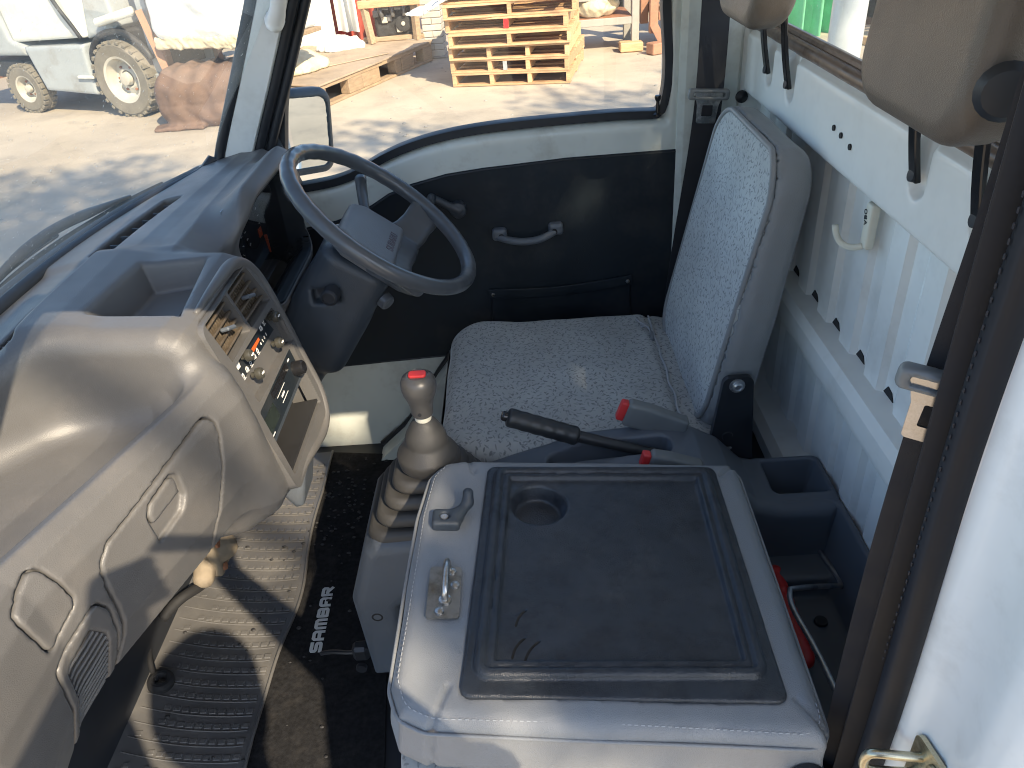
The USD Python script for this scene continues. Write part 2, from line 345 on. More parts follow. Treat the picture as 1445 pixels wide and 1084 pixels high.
def fabric(name, axes, base=(.37, .385, .375), fleck=(.175, .185, .19)):
    """Light grey woven seat cloth with a scatter of short dark flecks at random angles."""
    nodes = {'geo': ('geometry', {}), 's': ('separate_xyz', {}), 'c': ('combine_xyz', {}),
             'wn': ('noise_texture', {'scale': 60.0, 'detail': 2.0}), 
             'p': ('principled_bsdf', {'roughness': .85, 'specular_ior_level': .25, 'sheen_weight': .15}), 'n1': ('noise_texture', {'scale': 9.0, 'detail': 6.0, 'roughness': .65}),
             'r1': ('rgb_ramp', {'ramp': [(.28, mul(base, .80)), (.72, mul(base, 1.10))]}),
             'nw': ('noise_texture', {'scale': 1400.0, 'detail': 1.0}), 'b': ('bump', {'strength': .5, 'distance': .0008})}
    links = [('geo.position', 's.vector'), ('s.' + axes[0], 'c.x'), ('s.' + axes[1], 'c.y'), ('geo.position', 'n1.vector'), ('n1.fac', 'r1.fac'), ('geo.position', 'nw.vector'), ('nw.fac', 'b.height'), ('b.normal', 'p.normal')]
    prev = 'r1.color'
    for i, (sc, L, W, off) in enumerate(((72.0, .0052, .0013, 0.0), (64.0, .0036, .0018, 3.7), (95.0, .0030, .0010, 7.9))):
        a = f'o{i}'
        nodes[a + 'm'] = ('vector_math', {'math_type': 'add', 'vector2': (off, off * .37, 0)})
        nodes[a + 'v'] = ('voronoi_texture', {'dimensions': '2D', 'scale': sc})
        nodes[a + 'd'] = ('vector_math', {'math_type': 'subtract'})
        nodes[a + 'sc'] = ('separate_color', {}); nodes[a + 'an'] = ('math', {'math_type': 'multiply', 'value2': 6.283})
        nodes[a + 'r'] = ('vector_rotate', {'rotate_type': 'z_axis'})
        nodes[a + 'q'] = ('vector_math', {'math_type': 'multiply', 'vector2': (1 / L, 1 / W, 0)})
        nodes[a + 'l'] = ('vector_math', {'math_type': 'length'})
        nodes[a + 'k'] = ('map_range', {'from_min': .75, 'from_max': 1.1, 'to_min': .85, 'to_max': 0.0, 'clamp': True})
        nodes[a + 'x'] = ('mix', {'color2': mul(fleck, (1, .8, 1.4)[i])})
        links += [('c.vector', a + 'm.vector1'), (a + 'm.vector', a + 'v.vector'), (a + 'm.vector', a + 'd.vector1'), (a + 'v.position', a + 'd.vector2'), (a + 'v.color', a + 'sc.color'), (a + 'sc.r', a + 'an.value1'),
                  (a + 'd.vector', a + 'r.vector'), (a + 'an.value', a + 'r.angle'), (a + 'r.vector', a + 'q.vector1'), (a + 'q.vector', a + 'l.vector1'), (a + 'l.value', a + 'k.value'), (a + 'k.result', a + 'x.fac'), (prev, a + 'x.color1')]
        prev = a + 'x.color'
    links.append((prev, 'p.base_color'))
    look(name, nodes, links, 'p.BSDF')
fabric('fabric_flat', 'xy'); fabric('fabric_upright', 'yz')

def glass(name, tint, dust=0.0, dustcol=(.8, .75, .62)):
    nodes = {'t': ('transparent_bsdf', {'color': tint}), 'g': ('glossy_bsdf', {'color': (1, 1, 1), 'roughness': .02}), 'lw': ('layer_weight', {'blend': .5}), 'pw': ('math', {'math_type': 'power', 'value2': 5.0}), 'f': ('math', {'math_type': 'multiply_add', 'value2': .9, 'value3': .045}), 'm': ('mix_closure', {})}
    links = [('lw.facing', 'pw.value1'), ('pw.value', 'f.value1'), ('f.value', 'm.fac'), ('t.BSDF', 'm.closure1'), ('g.BSDF', 'm.closure2')]; out = 'm.closure'
    if dust:
        nodes.update({'geo': ('geometry', {}), 'n': ('noise_texture', {'scale': 5.0, 'detail': 8.0, 'roughness': .7}), 'n2': ('noise_texture', {'scale': 160.0, 'detail': 2.0}),
                      'mr': ('map_range', {'from_min': .3, 'from_max': .7, 'to_min': dust * .5, 'to_max': dust * 1.5, 'clamp': True}), 'mr2': ('map_range', {'from_min': .70, 'from_max': .74, 'to_min': 0.0, 'to_max': dust * 8, 'clamp': True}),
                      'ad': ('math', {'math_type': 'add', 'use_clamp': True}), 'd': ('diffuse_bsdf', {'color': dustcol}), 'tr': ('translucent_bsdf', {'color': dustcol}), 'dt': ('mix_closure', {'fac': .5}), 'm2': ('mix_closure', {})})
        links += [('geo.position', 'n.vector'), ('geo.position', 'n2.vector'), ('n.fac', 'mr.value'), ('n2.fac', 'mr2.value'), ('mr.result', 'ad.value1'), ('mr2.result', 'ad.value2'), ('ad.value', 'm2.fac'), ('d.BSDF', 'dt.closure1'), ('tr.BSDF', 'dt.closure2'), (out, 'm2.closure1'), ('dt.closure', 'm2.closure2')]
        out = 'm2.closure'
    look(name, nodes, links, out)
glass('windscreen_glass', (.93, .96, .93), .06)
glass('window_glass', (.93, .97, .95), .006)
glass('rear_glass', (.93, .97, .95), .03)
glass('clear_cover', (.85, .85, .87))
look('mirror_glass', {'g': ('glossy_bsdf', {'color': (.62, .66, .68), 'roughness': .02})}, [], 'g.BSDF')
look('leaf', {'d': ('principled_bsdf', {'base_color': (.05, .085, .025), 'roughness': .5}), 't': ('translucent_bsdf', {'color': (.10, .16, .03)}), 'm': ('mix_closure', {'fac': .35})}, [('d.BSDF', 'm.closure1'), ('t.BSDF', 'm.closure2')], 'm.closure')
# ================================================================== ground
GZ = -0.62
g = []
xs = np.r_[-300, -120, -50, np.linspace(-22, 18, 121), 45, 120, 300]; ys = np.r_[-300, -120, -40, np.linspace(-9, 31, 121), 60, 130, 300]
GX, GY = np.meshgrid(xs, ys, indexing='ij'); gp = np.stack([GX.ravel(), GY.ravel(), np.zeros(GX.size)], 1)
gh = GZ - .012 + .024 * meshkit.fbm(gp * 1.1, 4, 3)
near = np.exp(-((gp[:, 0]) ** 2 + gp[:, 1] ** 2) / 400)
gp[:, 2] = GZ * (1 - near) + gh * near
I, J = np.meshgrid(np.arange(len(xs) - 1), np.arange(len(ys) - 1), indexing='ij'); a = I * len(ys) + J
q = np.stack([a, a + len(ys), a + len(ys) + 1, a + 1], -1).reshape(-1, 4)
single('ground', trimesh.Trimesh(gp, np.vstack([q[:, [0, 1, 2]], q[:, [0, 2, 3]]]), process=False), 'ground_concrete', 'pale dusty concrete yard around the parked truck', None, smooth=True, kind='structure')

# ================================================================== the cab shell
cab = thing('truck_cab', 'white painted light truck cab with bare ribbed rear wall and door pillars around the seats', 'truck', (-.05, .73, -.05))
part(cab, 'floor_pan', box((-.86, .10, -.05), (.56, 1.42, -.004)), 'black_rubber')
part(cab, 'toe_board', prism([(-.86, -.004), (-.80, -.004), (-.86, .35)], .10, 1.40, XZ(0)), 'black_rubber')
part(cab, 'front_panel', box((-.90, .06, -.3), (-.862, 1.44, .70), .01), 'black_rubber')
part(cab, 'seat_riser', box((-.10, .76, -.004), (.52, 1.33, .27), .015), 'black_rubber')
part(cab, 'seat_riser', box((-.10, .17, -.004), (.29, .60, .27), .015), 'black_rubber')
part(cab, 'engine_hump', box((.40, .62, -.004), (.54, 1.36, .16), .02), 'black_rubber')

# corrugated lower rear wall
ys_, prof = .10, []
y = .10; flat, slope, dep = .044, .018, .0085
while y < 1.36:
    prof += [(y, .500), (y + flat, .500), (y + flat + slope, .500 + dep), (y + flat + slope + flat * .75, .500 + dep)]; y += .1045
prof = [(b, a) for a, b in prof]
top = prof + [(p[0] + .008, p[1]) for p in prof[::-1]]
part(cab, 'ribbed_panel', prism(top, .03, .905), 'white_paint', smooth=20)
# upper rear trim with slots for the headrest stalks
SLOTS = (1.187, 1.062, .575, .43)
def f_trim(p):
    x, y, z = V_(p)
    d = rbox(p, (.492, .74, .925), (.024, .612, .060), .014)
    lip = rbox(p, (.487, .74, .975), (.012, .612, .020), .008)
    d = smin(d, lip + .004, .006)
    for s in SLOTS: d = cut(d, seg(p, (.468, s, .93), (.468, s, 1.02), .017), .010)
    return d
part(cab, 'rear_trim', nets(f_trim, (.45, .10, .85), (.53, 1.38, 1.0), .005), 'trim_white', smooth=True)
part(cab, 'trim_hole', [cyl((.4655, yy_, zz_), (.4695, yy_, zz_), .0045, sides=10) for yy_, zz_ in ((.842, .926), (.812, .923), (.775, .917))], 'insole_dark', kind='stuff')
part(cab, 'wall_bolt', [cyl((.486, yy_, .83), (.499, yy_, .83), .008, sides=10) for yy_ in (.30,)], 'insole_dark', kind='stuff')
# cross member
cm = [(.515, .515), (.476, .528), (.470, .545), (.470, .575), (.478, .592), (.515, .604)]
part(cab, 'cross_member', prism(cm, .11, 1.37, XZ(0)), 'white_paint', smooth=20)
part(cab, 'cross_member_hole', [prism([(a_ - .016, .604), (a_ + .016, .604), (a_ + .006, .618), (a_ - .008, .615)], .5070, .5135, YZ(0)) for a_ in .179 + .1045 * np.arange(1, 11)], 'insole_dark', kind='stuff')
part(cab, 'lower_rail', prism([(.515, .20), (.455, .20), (.445, .215), (.445, .30), (.46, .315), (.515, .32)], .80, 1.37, XZ(0)), 'white_paint', smooth=20)
# rear window: frame, glass
part(cab, 'rear_window_rubber', [tube([(.487, .12, .996), (.487, .7, .996), (.487, 1.36, .996)], .0125, 14), tube([(.494, .12, 1.010), (.494, .7, 1.010), (.494, 1.36, 1.010)], .008, 10), box((.484, .12, 1.300), (.512, 1.36, 1.32), .008), box((.484, 1.335, 1.01), (.512, 1.36, 1.30), .006), box((.484, .12, 1.01), (.512, .15, 1.30), .006)], 'brown_rubber')
part(cab, 'rear_window', trimesh.Trimesh([(.496, .14, 1.008), (.496, 1.34, 1.008), (.496, 1.34, 1.305), (.496, .14, 1.305)], [[0, 2, 1], [0, 3, 2]], process=False), 'rear_glass', smooth=False)
part(cab, 'rear_header', box((.47, .10, 1.32), (.53, 1.40, 1.40), .01), 'white_paint')
part(cab, 'rear_corner', box((.46, 1.352, -.004), (.53, 1.42, 1.34), .012), 'white_paint')
part(cab, 'rear_corner', box((.46, .06, -.004), (.53, .125, 1.34), .012), 'white_paint')
part(cab, 'outer_rear_panel', box((.525, .02, -.3), (.54, 1.46, .985)), 'white_paint')

# pillars and roof
part(cab, 'roof', box((-.34, .06, 1.335), (.55, 1.42, 1.40), .03), 'white_paint')
part(cab, 'door_header', box((-.36, .085, 1.295), (.52, .13, 1.345), .012), 'white_paint')
part(cab, 'door_header', box((-.36, 1.345, 1.295), (.52, 1.40, 1.345), .012), 'white_paint')
part(cab, 'door_pillar', [box((.338, 1.352, -.004), (.47, 1.42, 1.34), .012)], 'cream_paint')
part(cab, 'pillar_button', lathe([(0, 0), (.013, 0), (.012, .006), (.006, .010), (0, .011)], (.468, 1.352, .855), (0, -1, 0), 16), 'black_rubber')
# near door pillar, curved in plan, with its seal
jamb = [(.340, .155), (.347, .150), (.350, .134), (.3615, .119), (.366, .092), (.361, .066), (.3595, .050), (.366, .022), (.384, -.002), (.41, -.016), (.55, -.020), (.55, .06), (.46, .155)]
part(cab, 'door_pillar', prism(jamb, -.35, 1.345), 'white_paint', smooth=40)
def strip(path, w, t, nrm):
    """A band of width w (along nrm x path) and thickness t."""
    p = np.asarray(path, float); T = np.gradient(p, axis=0); T /= np.linalg.norm(T, axis=1, keepdims=True)
    N = np.broadcast_to(np.asarray(nrm, float), p.shape); N = N - T * (N * T).sum(1, keepdims=True); N /= np.linalg.norm(N, axis=1, keepdims=True)
    B = np.cross(T, N); n = len(p)
    v = np.stack([p + B * w / 2 * s1 + N * t / 2 * s2 for s1, s2 in ((-1, -.6), (-.85, -1), (.85, -1), (1, -.6), (1, .6), (.85, 1), (-.85, 1), (-1, .6))], 1)
    m = v.shape[1]; i, j = np.meshgrid(np.arange(n - 1), np.arange(m), indexing='ij'); j2 = (j + 1) % m
    q = np.stack([i * m + j, i * m + j2, (i + 1) * m + j2, (i + 1) * m + j], -1).reshape(-1, 4)
    f = [q[:, [0, 1, 2]], q[:, [0, 2, 3]], np.array([[0, k + 1, k] for k in range(1, m - 1)]), np.array([[(n - 1) * m, (n - 1) * m + k, (n - 1) * m + k + 1] for k in range(1, m - 1)])]
    mm = trimesh.Trimesh(v.reshape(-1, 3), np.vstack(f), process=False); mm.fix_normals(); return mm
zs = np.linspace(-.05, 1.33, 40)
part(cab, 'door_seal', [tube(np.stack([np.full(40, .338), .158 + .004 * np.sin(zs * 9), zs], 1), .014, 12), strip(np.stack([np.full(40, .330), np.full(40, .176), zs], 1), .030, .006, (-.5, -1, 0))], 'seal_rubber', smooth=40)
part(cab, 'seal_stitch', [box((.3225, .1608, z_), (.3240, .1628, z_ + .005), .0006) for z_ in np.arange(.6, 1.3, .011)], 'belt_web', kind='stuff')
# door latch striker on the near pillar
sk = part(cab, 'striker_plate', prism(Polygon([(-.020, -.030), (.020, -.030), (.020, .030), (-.020, .030)]).buffer(.008), 0, .005, ((.362, .096, .500), (.15, -.99, 0), (0, 0, 1), (-.99, -.15, 0))), 'zinc')
part(sk, 'striker_loop', tube(smoothpath([(.362, .112, .484), (.325, .117, .482), (.309, .119, .486), (.306, .119, .498), (.309, .118, .512), (.325, .114, .516), (.362, .109, .516)], 30), .0048, 10), 'zinc', smooth=True)
for dz in (-.021, .022): part(sk, 'screw', lathe([(0, 0), (.008, 0), (.0075, .003), (.003, .004), (0, .0025)], (.357, .090, .500 + dz), (-.99, -.15, 0), 14), 'zinc')
part(cab, 'door_sill', box((-.55, .04, -.06), (.36, .16, .012), .012), 'white_paint')

# far front pillar
def bow(y): return .112 * np.power(np.abs(np.asarray(y, float) - .72) / .582, 2.2)
ap = np.array([(-.668, 1.335, .70), (-.636, 1.330, .78), (-.555, 1.327, .945), (-.468, 1.322, 1.12), (-.36, 1.315, 1.33)])
def pillar(ap, w, d, ang):
    m = []
    p = smoothpath(ap, 24); T = np.gradient(p, axis=0); T /= np.linalg.norm(T, axis=1, keepdims=True)
    return p
P_ = smoothpath(ap, 24)
part(cab, 'front_pillar', strip(P_ + np.array([.012, .012, 0]), .058, .040, (.25, -1, .0)), 'white_paint', smooth=40)
part(cab, 'front_pillar', strip((P_ * np.array([1, -1, 1]) + np.array([0, 1.44, 0])), .058, .040, (.25, 1, .0)), 'white_paint', smooth=40)
part(cab, 'windscreen_rubber', [tube(np.vstack([[( -.775 + bow(y_), y_, .800) for y_ in np.linspace(.10, 1.27, 30)], [(-.672, 1.300, .800), (-.655, 1.312, .818)], P_[4:] + np.array([-.024, -.006, 0])]), .0125, 8),
     tube([(-.795 + bow(y_), y_, .797) for y_ in np.linspace(.10, 1.30, 30)], .014, 8)], 'black_rubber', smooth=True)
part(cab, 'door_opening_seal', [tube(P_ + np.array([.052, .018, 0]), .013, 8), tube(P_ + np.array([.076, .030, 0]), .011, 8)], 'black_rubber', smooth=True)
# windscreen: a bowed sheet
us = np.linspace(.09, 1.345, 40); ws = np.linspace(0, 1, 14)
def wpt(y, w): return np.array([-.795 + bow(y) + w * (.412 - .03 * (abs(y - .72) / .6) ** 2), y, .792 + w * .55])
front = np.array([[wpt(y, w) for w in ws] for y in us]); n1, n2 = front.shape[:2]
I, J = np.meshgrid(np.arange(n1 - 1), np.arange(n2 - 1), indexing='ij'); a = (I * n2 + J).ravel()
q = np.stack([a, a + n2, a + n2 + 1, a + 1], 1); fq = np.vstack([q[:, [0, 1, 2]], q[:, [0, 2, 3]]])
VV = front.reshape(-1, 3)
part(cab, 'windscreen', trimesh.Trimesh(VV, fq, process=False), 'windscreen_glass', smooth=True)
part(cab, 'scuttle', box((-.93, .08, .62), (-.82, 1.36, .69), .02), 'black_rubber')
part(cab, 'front_skin', box((-.95, .06, -.35), (-.90, 1.40, .66), .02), 'white_paint')
# assist grip on the far pillar
gr = part(cab, 'assist_grip', tube(smoothpath([(-.456, 1.310, 1.078), (-.452, 1.285, 1.074), (-.437, 1.262, 1.092), (-.415, 1.252, 1.15), (-.375, 1.262, 1.24), (-.365, 1.30, 1.26)], 40), np.r_[np.linspace(.019, .0155, 10), np.full(20, .0145), np.linspace(.0155, .019, 10)], 14), 'trim_white', smooth=True)
part(gr, 'screw_cap', lathe([(0, 0), (.010, 0), (.009, .003), (0, .004)], (-.462, 1.288, 1.080), (-.35, -.9, .1), 16), 'trim_white')

# ---- wiper lying on the outside of the screen
wp = thing('windscreen_wiper', 'black windscreen wiper lying along the bottom of the windscreen outside', 'wiper', (-.80, 1.0, .78))
part(wp, 'arm', tube(smoothpath([(-.845, .66, .770), (-.838, .74, .793), (-.832, .84, .812), (-.822, .96, .817), (-.806, 1.08, .806), (-.786, 1.18, .796)], 40), np.r_[np.full(6, .005), np.linspace(.005, .009, 10), np.full(14, .0095), np.linspace(.009, .003, 10)], 8), 'black_rubber', smooth=True)
part(wp, 'blade', strip(smoothpath([(-.845, .60, .768), (-.838, .74, .783), (-.828, .90, .792), (-.812, 1.06, .789), (-.785, 1.20, .786), (-.76, 1.28, .784)], 40), .012, .006, (.75, 0, .6)), 'black_rubber')
part(wp, 'blade_holder', strip(smoothpath([(-.842, .70, .790), (-.836, .82, .803), (-.824, .96, .806)], 20), .008, .010, (.75, 0, .6)), 'dark_plastic')
part(wp, 'pivot_cap', lathe([(0, 0), (.016, 0), (.014, .016), (0, .02)], (-.862, .62, .735), (-.3, 0, 1), 16), 'black_rubber')

# ================================================================== driver's door
WIN = [(.310, 1.30), (.310, .816), (.102, .818), (-.082, .814), (-.150, .807), (-.208, .796), (-.265, .780), (-.315, .763), (-.353, .746), (-.390, .732), (-.428, .722), (-.494, .714), (-.545, .716), (-.545, .80), (-.505, .94), (-.42, 1.12), (-.34, 1.30)]
OUT = [(.352, 1.325), (.352, -.04), (-.64, -.04), (-.64, .72), (-.55, .95), (-.46, 1.14), (-.37, 1.325)]
def f_door(p):
    x, y, z = V_(p)
    d2 = np.maximum(poly2(x, z, OUT), -poly2(x, z, WIN))
    t = np.clip((z - .70) / .08, 0, 1); 
    d = extr(d2, y - 1.404, .034, .022)
    return d
door = part(cab, 'door', nets(f_door, (-.68, 1.33, -.08), (.38, 1.48, 1.35), .007), 'cream_paint', smooth=True, label="driver's door with black vinyl lining, map pocket and wind-down window")
LIN = [(.346, .30), (.346, .750), (.1, .749), (-.091, .740), (-.17, .733), (-.252, .716), (-.305, .698), (-.348, .674), (-.39, .657), (-.434, .644), (-.58, .62), (-.600, .247), (-.373, .257), (-.207, .263), (.10, .27), (.30, .27)]
def f_lin(p):
    x, y, z = V_(p)
    return extr(poly2(x, z, LIN), y - 1.369, .0045, .003)
part(door, 'lining', nets(f_lin, (-.63, 1.355, .22), (.37, 1.38, .78), .004), 'black_vinyl', smooth=True)
part(door, 'lining_edge', loop_tube([(a_, 1.3655, b_) for a_, b_ in np.array(Polygon(LIN).buffer(-.004).exterior.coords)[:-1]], .0022, 6), 'black_rubber')
sill = smoothpath([(.312, 1.388, 1.29), (.312, 1.388, 1.0), (.311, 1.388, .85), (.300, 1.388, .828), (.28, 1.388, .826), (.102, 1.388, .828), (-.082, 1.388, .822), (-.200, 1.388, .807), (-.320, 1.388, .769), (-.360, 1.388, .750), (-.428, 1.388, .730), (-.494, 1.388, .722), (-.536, 1.388, .724), (-.532, 1.388, .78), (-.502, 1.388, .90), (-.42, 1.388, 1.10), (-.34, 1.388, 1.29)], 140)
part(door, 'window_channel', strip(sill, .020, .034, (0, -1, 0)), 'black_rubber', smooth=40)
part(door, 'window_glass', prism([(.312, 1.30), (.312, .80), (-.10, .80), (-.25, .77), (-.36, .73), (-.50, .70), (-.50, .93), (-.42, 1.12), (-.34, 1.30)], 1.394, 1.398, XZ(0)).slice_plane((0, 1.3945, 0), (0, -1, 0)), 'window_glass', smooth=False)
part(door, 'corner_trim', prism(Polygon([(-.552, .735), (-.50, .735), (-.515, .80), (-.534, .868), (-.548, .870), (-.562, .80)]).buffer(.004), 1.362, 1.384, XZ(0)), 'dark_plastic')
# pull handle
ph = part(door, 'pull_handle', tube(smoothpath([(-.068, 1.352, .583), (-.040, 1.338, .578), (.0, 1.333, .574), (.04, 1.338, .579), (.068, 1.352, .588)], 30), .0085, 12), 'console_plastic', smooth=True)
for xx_, zz_ in ((-.062, .585), (.068, .589)):
    part(door, 'handle_mount', nets(lambda p: rbox(p, (xx_, 1.356, zz_ + .003), (.017, .012, .014), .008), (xx_ - .03, 1.335, zz_ - .03), (xx_ + .03, 1.375, zz_ + .03), .003), 'console_plastic', smooth=True)
    part(door, 'handle_screw', cyl((xx_ + (.004 if xx_ < 0 else -.004), 1.3435, zz_), (xx_ + (.004 if xx_ < 0 else -.004), 1.3425, zz_), .007, sides=14), 'black_gloss')
# map pocket
pk = prism([(-.105, .27), (.245, .27), (.242, .455), (.0, .443), (-.095, .445)], 1.352, 1.3645, XZ(0))
pkt = part(door, 'map_pocket', nets(lambda p: extr(poly2(p[:, 0], p[:, 2], [(-.105, .27), (.245, .27), (.242, .440), (.07, .427), (-.095, .430)]), p[:, 1] - 1.3605 + .004 * np.sin(p[:, 0] * 21 + p[:, 2] * 30) * np.clip((.43 - p[:, 2]) / .1, 0, 1), .0045, .003), (-.12, 1.34, .25), (.26, 1.375, .47), .003), 'black_vinyl', smooth=True)
part(door, 'pocket_hem', strip(smoothpath([(-.100, 1.3545, .437), (-.02, 1.353, .434), (.07, 1.353, .433), (.16, 1.353, .440), (.244, 1.3545, .449)], 30), .024, .006, (0, -1, 0)), 'black_vinyl', smooth=40)
for xx_, zz_ in ((-.090, .436), (.234, .447)): part(door, 'pocket_snap', lathe([(0, 0), (.005, 0), (.004, .002), (0, .003)], (xx_, 1.350, zz_), (0, -1, 0), 14), 'steel')
# window winder and lock knob
wd = part(door, 'winder', nets(lambda p: smin(seg(p, (-.150, 1.345, .655), (-.205, 1.338, .692), .010, .008), np.maximum(np.linalg.norm((p - np.array([-.150, 1.355, .655]))[:, [0, 2]], axis=1) - .018, np.abs(p[:, 1] - 1.353) - .012), .008), (-.24, 1.31, .62), (-.12, 1.38, .72), .0035), 'dark_plastic', smooth=True)
part(door, 'winder_knob', lathe([(0, 0), (.010, 0), (.011, .012), (.008, .028), (0, .031)], (-.205, 1.338, .692), (0, -1, 0), 16), 'dark_plastic')
part(door, 'lock_knob', lathe([(0, 0), (.0105, 0), (.0105, .003), (.0045, .006), (.0035, .028), (.006, .032), (.0072, .037), (.006, .041), (0, .042)], (.296, 1.368, .826), (0, 0, 1), 16), 'black_gloss')
part(cab, 'wheel_arch', prism([(-.19, .30), (-.25, .225), (-.30, .145), (-.36, .065), (-.41, .02), (-.43, -.003), (-.08, -.003), (-.08, .30)], 1.285, 1.350, XZ(0)), 'cream_paint')
part(cab, 'arch_seal', tube(smoothpath([(-.18, 1.352, .315), (-.245, 1.352, .232), (-.297, 1.352, .150), (-.357, 1.352, .070), (-.43, 1.352, .010)], 30), .008, 8), 'black_rubber', smooth=True)
# outside mirror
def f_mir(p):
    q = p - np.array([-.518, 1.56, .805]); u = q @ np.array([.93, -.36, -.08]); w = q @ np.array([.36, .93, .0]); v = q[:, 2] + .30 * q[:, 0]
    d2 = rbox(np.stack([u, v, np.zeros_like(u)], 1), (0, 0, 0), (.060, .100, 1), .035)
    return extr(d2, w, .030, .018)
EX, EZ = np.array([.62, .79, -.16]), np.array([.80, -.60, .0])
EX = EX / np.linalg.norm(EX); EZ = EZ - EX * np.dot(EX, EZ); EZ /= np.linalg.norm(EZ); EY = np.cross(EZ, EX)
mo = np.array([-.520, 1.56, .798])
def loc(p): return np.stack([(p - mo) @ EX, (p - mo) @ EY, (p - mo) @ EZ], 1)
mr = part(door, 'mirror_housing', nets(lambda p: cut(extr(rbox(loc(p) * [1, 1, 0], (0, 0, 0), (.088, .100, 1), .034), loc(p)[:, 2] + .012, .028, .02), extr(rbox(loc(p) * [1, 1, 0], (0, 0, 0), (.068, .080, 1), .024), loc(p)[:, 2] - .02, .012, .002), .002), mo - .16, mo + .16, .004), 'dark_plastic', smooth=True)
part(door, 'mirror_glass', prism(Polygon([(-.050, -.062), (.050, -.062), (.050, .062), (-.050, .062)]).buffer(.0195), .010, .012, (mo, EX, EY, EZ)), 'mirror_glass')
part(door, 'mirror_arm', tube(smoothpath([(-.545, 1.44, .735), (-.555, 1.50, .74), (-.56, 1.56, .765), (-.545, 1.58, .80)], 20), .013, 10), 'dark_plastic', smooth=True)
# ================================================================== dashboard
dash = thing('dashboard', 'grey moulded plastic dashboard with open shelf, glovebox and sun-lit centre stack', 'dashboard', (-.60, .72, .45))
FO, FU, FV = np.array([-.435, 0, .80]), np.array([0, 1.0, 0]), np.array([.2195, 0, -.9756]); FN = np.array([.9756, 0, .2195])   # fascia frame: u = y, v down the slope, n out
def fz(z): return (.80 - z) / .9756
def fpoly(pts, n0, n1): return prism([(y_, fz(z_)) for y_, z_ in pts], n0, n1, (FO, FU, FV, FN))
def fpt(y_, z_, n=0.0): return FO + FU * y_ + FV * fz(z_) + FN * n
def shear(y): return .30 * (np.clip(y, .19, .56) - .30)
def bowv(y): return .112 * np.abs((y - .72) / .582) ** 2.2
BACK = [(-.79, .795), (-.70, .812), (-.62, .822), (-.60, .815), (-.60, .56), (-.68, .46), (-.80, .46)]
SHELF = [(-.80, .705), (-.63, .690), (-.57, .698), (-.532, .722), (-.510, .752), (-.495, .757), (-.478, .745), (-.466, .715), (-.463, .66), (-.470, .60), (-.490, .545), (-.53, .520), (-.62, .495), (-.80, .48)]
STACK = [(-.66, .835), (-.47, .822), (-.445, .812), (-.432, .795), (-.403, .66), (-.380, .555), (-.378, .53), (-.392, .505), (-.445, .468), (-.53, .45), (-.66, .44)]
def f_dash0(p):
    x, y, z = V_(p)
    xb = x - bowv(y) * np.clip((-.55 - x) / .2, 0, 1)
    back = extr(poly2(xb, z, BACK), y - .72, .625, .02)
    # near side: lip and glovebox face, slanting back towards the centre
    xs_ = x - shear(y)
    shelf = extr(poly2(xs_, z + .035 * np.clip((.24 - y) / .12, 0, 1) * np.clip((.64 - z) / .06, 0, 1), SHELF), y - .30, .255, .03)
    # the top of the near side dips down into the shelf
    d = cut(back, extr(poly2(x - .85 * (np.clip(y, .42, .56) - .56), z, [(-.605, .95), (-.595, .76), (-.565, .55), (-.2, .55), (-.2, .95)]), y - .20, .355, .05), .03)
    d = smin(d, shelf, .035)
    stack = extr(poly2(x + .10 * np.clip((.60 - y), 0, .2), z, STACK), y - .667, .143, .030)
    d = smin(d, stack, .045)
    # far side lower panel and instrument hood
    far = extr(poly2(xb, z, [(-.80, .80), (-.55, .83), (-.50, .80), (-.52, .66), (-.56, .52), (-.80, .48)]), y - 1.07, .275, .02)
    d = smin(d, far, .02)
    ph_ = p + np.array([0, 0, 1.0]) * (.85 * np.clip(-.474 - x, 0, .13))[:, None]
    hood = rbox(ph_ - np.array([.02, 0, 0]) * np.clip((z - .7) / .15, 0, 1)[:, None], (-.548, 1.070, .735), (.106, .188, .143), .085)
    hood = smax(hood, x + .444 + .058 * np.exp(-((z - .775) / .048) ** 2), .014)
    d = smin(d, hood, .05)
    return d
def f_well(p):
    q = p + np.array([0, 0, 1.0]) * (.85 * np.clip(-.474 - p[:, 0], 0, .13))[:, None]
    return rbox(q, (-.45, 1.070, .748), (.15, .158, .100), .05)
def dashcut(p, d):
    x, y, z = V_(p)
    # instrument well
    w = f_well(p)
    d = cut(d, w, .008)
    # coin tray on the stack
    tr = extr(poly2(x, y, [(-.585, .590), (-.575, .742), (-.490, .765), (-.468, .588)]) - .004 + .25 * (.83 - z), z - .83, .048, .004)
    d = cut(d, tr, .008)
    # fascia recess
    n = (p - FO) @ FN; v = (p - FO) @ FV
    rec = extr(rbox(np.stack([y, v, np.zeros_like(v)], 1), (.686, .139, 0), (.112, .146, 1), .02), n - .03, .046, .003)
    d = cut(d, rec, .006)
    deep = extr(rbox(np.stack([y, v, np.zeros_like(v)], 1), (.686, .152, 0), (.106, .126, 1), .008), n + .025, .033, .003)
    d = cut(d, deep, .003)
    # demister slots
    for y0, y1 in ((.820, 1.075), (.525, .66)):
        ym = (y0 + y1) / 2
        d = cut(d, rbox(np.stack([x + .684 - bowv(y) * .85, y, z], 1), (0, ym, .81), (.017, (y1 - y0) / 2, .030), .008), .006)
    # joint lines round the glovebox, blank cover and speaker
    return d
def soft(pts, r=.008):
    return [tuple(q_) for q_ in np.array(Polygon(pts).buffer(-r, 8).buffer(2 * r, 8).buffer(-r, 8).simplify(.0006).exterior.coords)[:-1]]
GLOVE = [(.281, .705), (.470, .732), (.480, .722), (.478, .700), (.455, .635), (.435, .590), (.41, .42), (.225, .42), (.243, .53), (.262, .580), (.262, .625), (.258, .662), (.263, .690)]
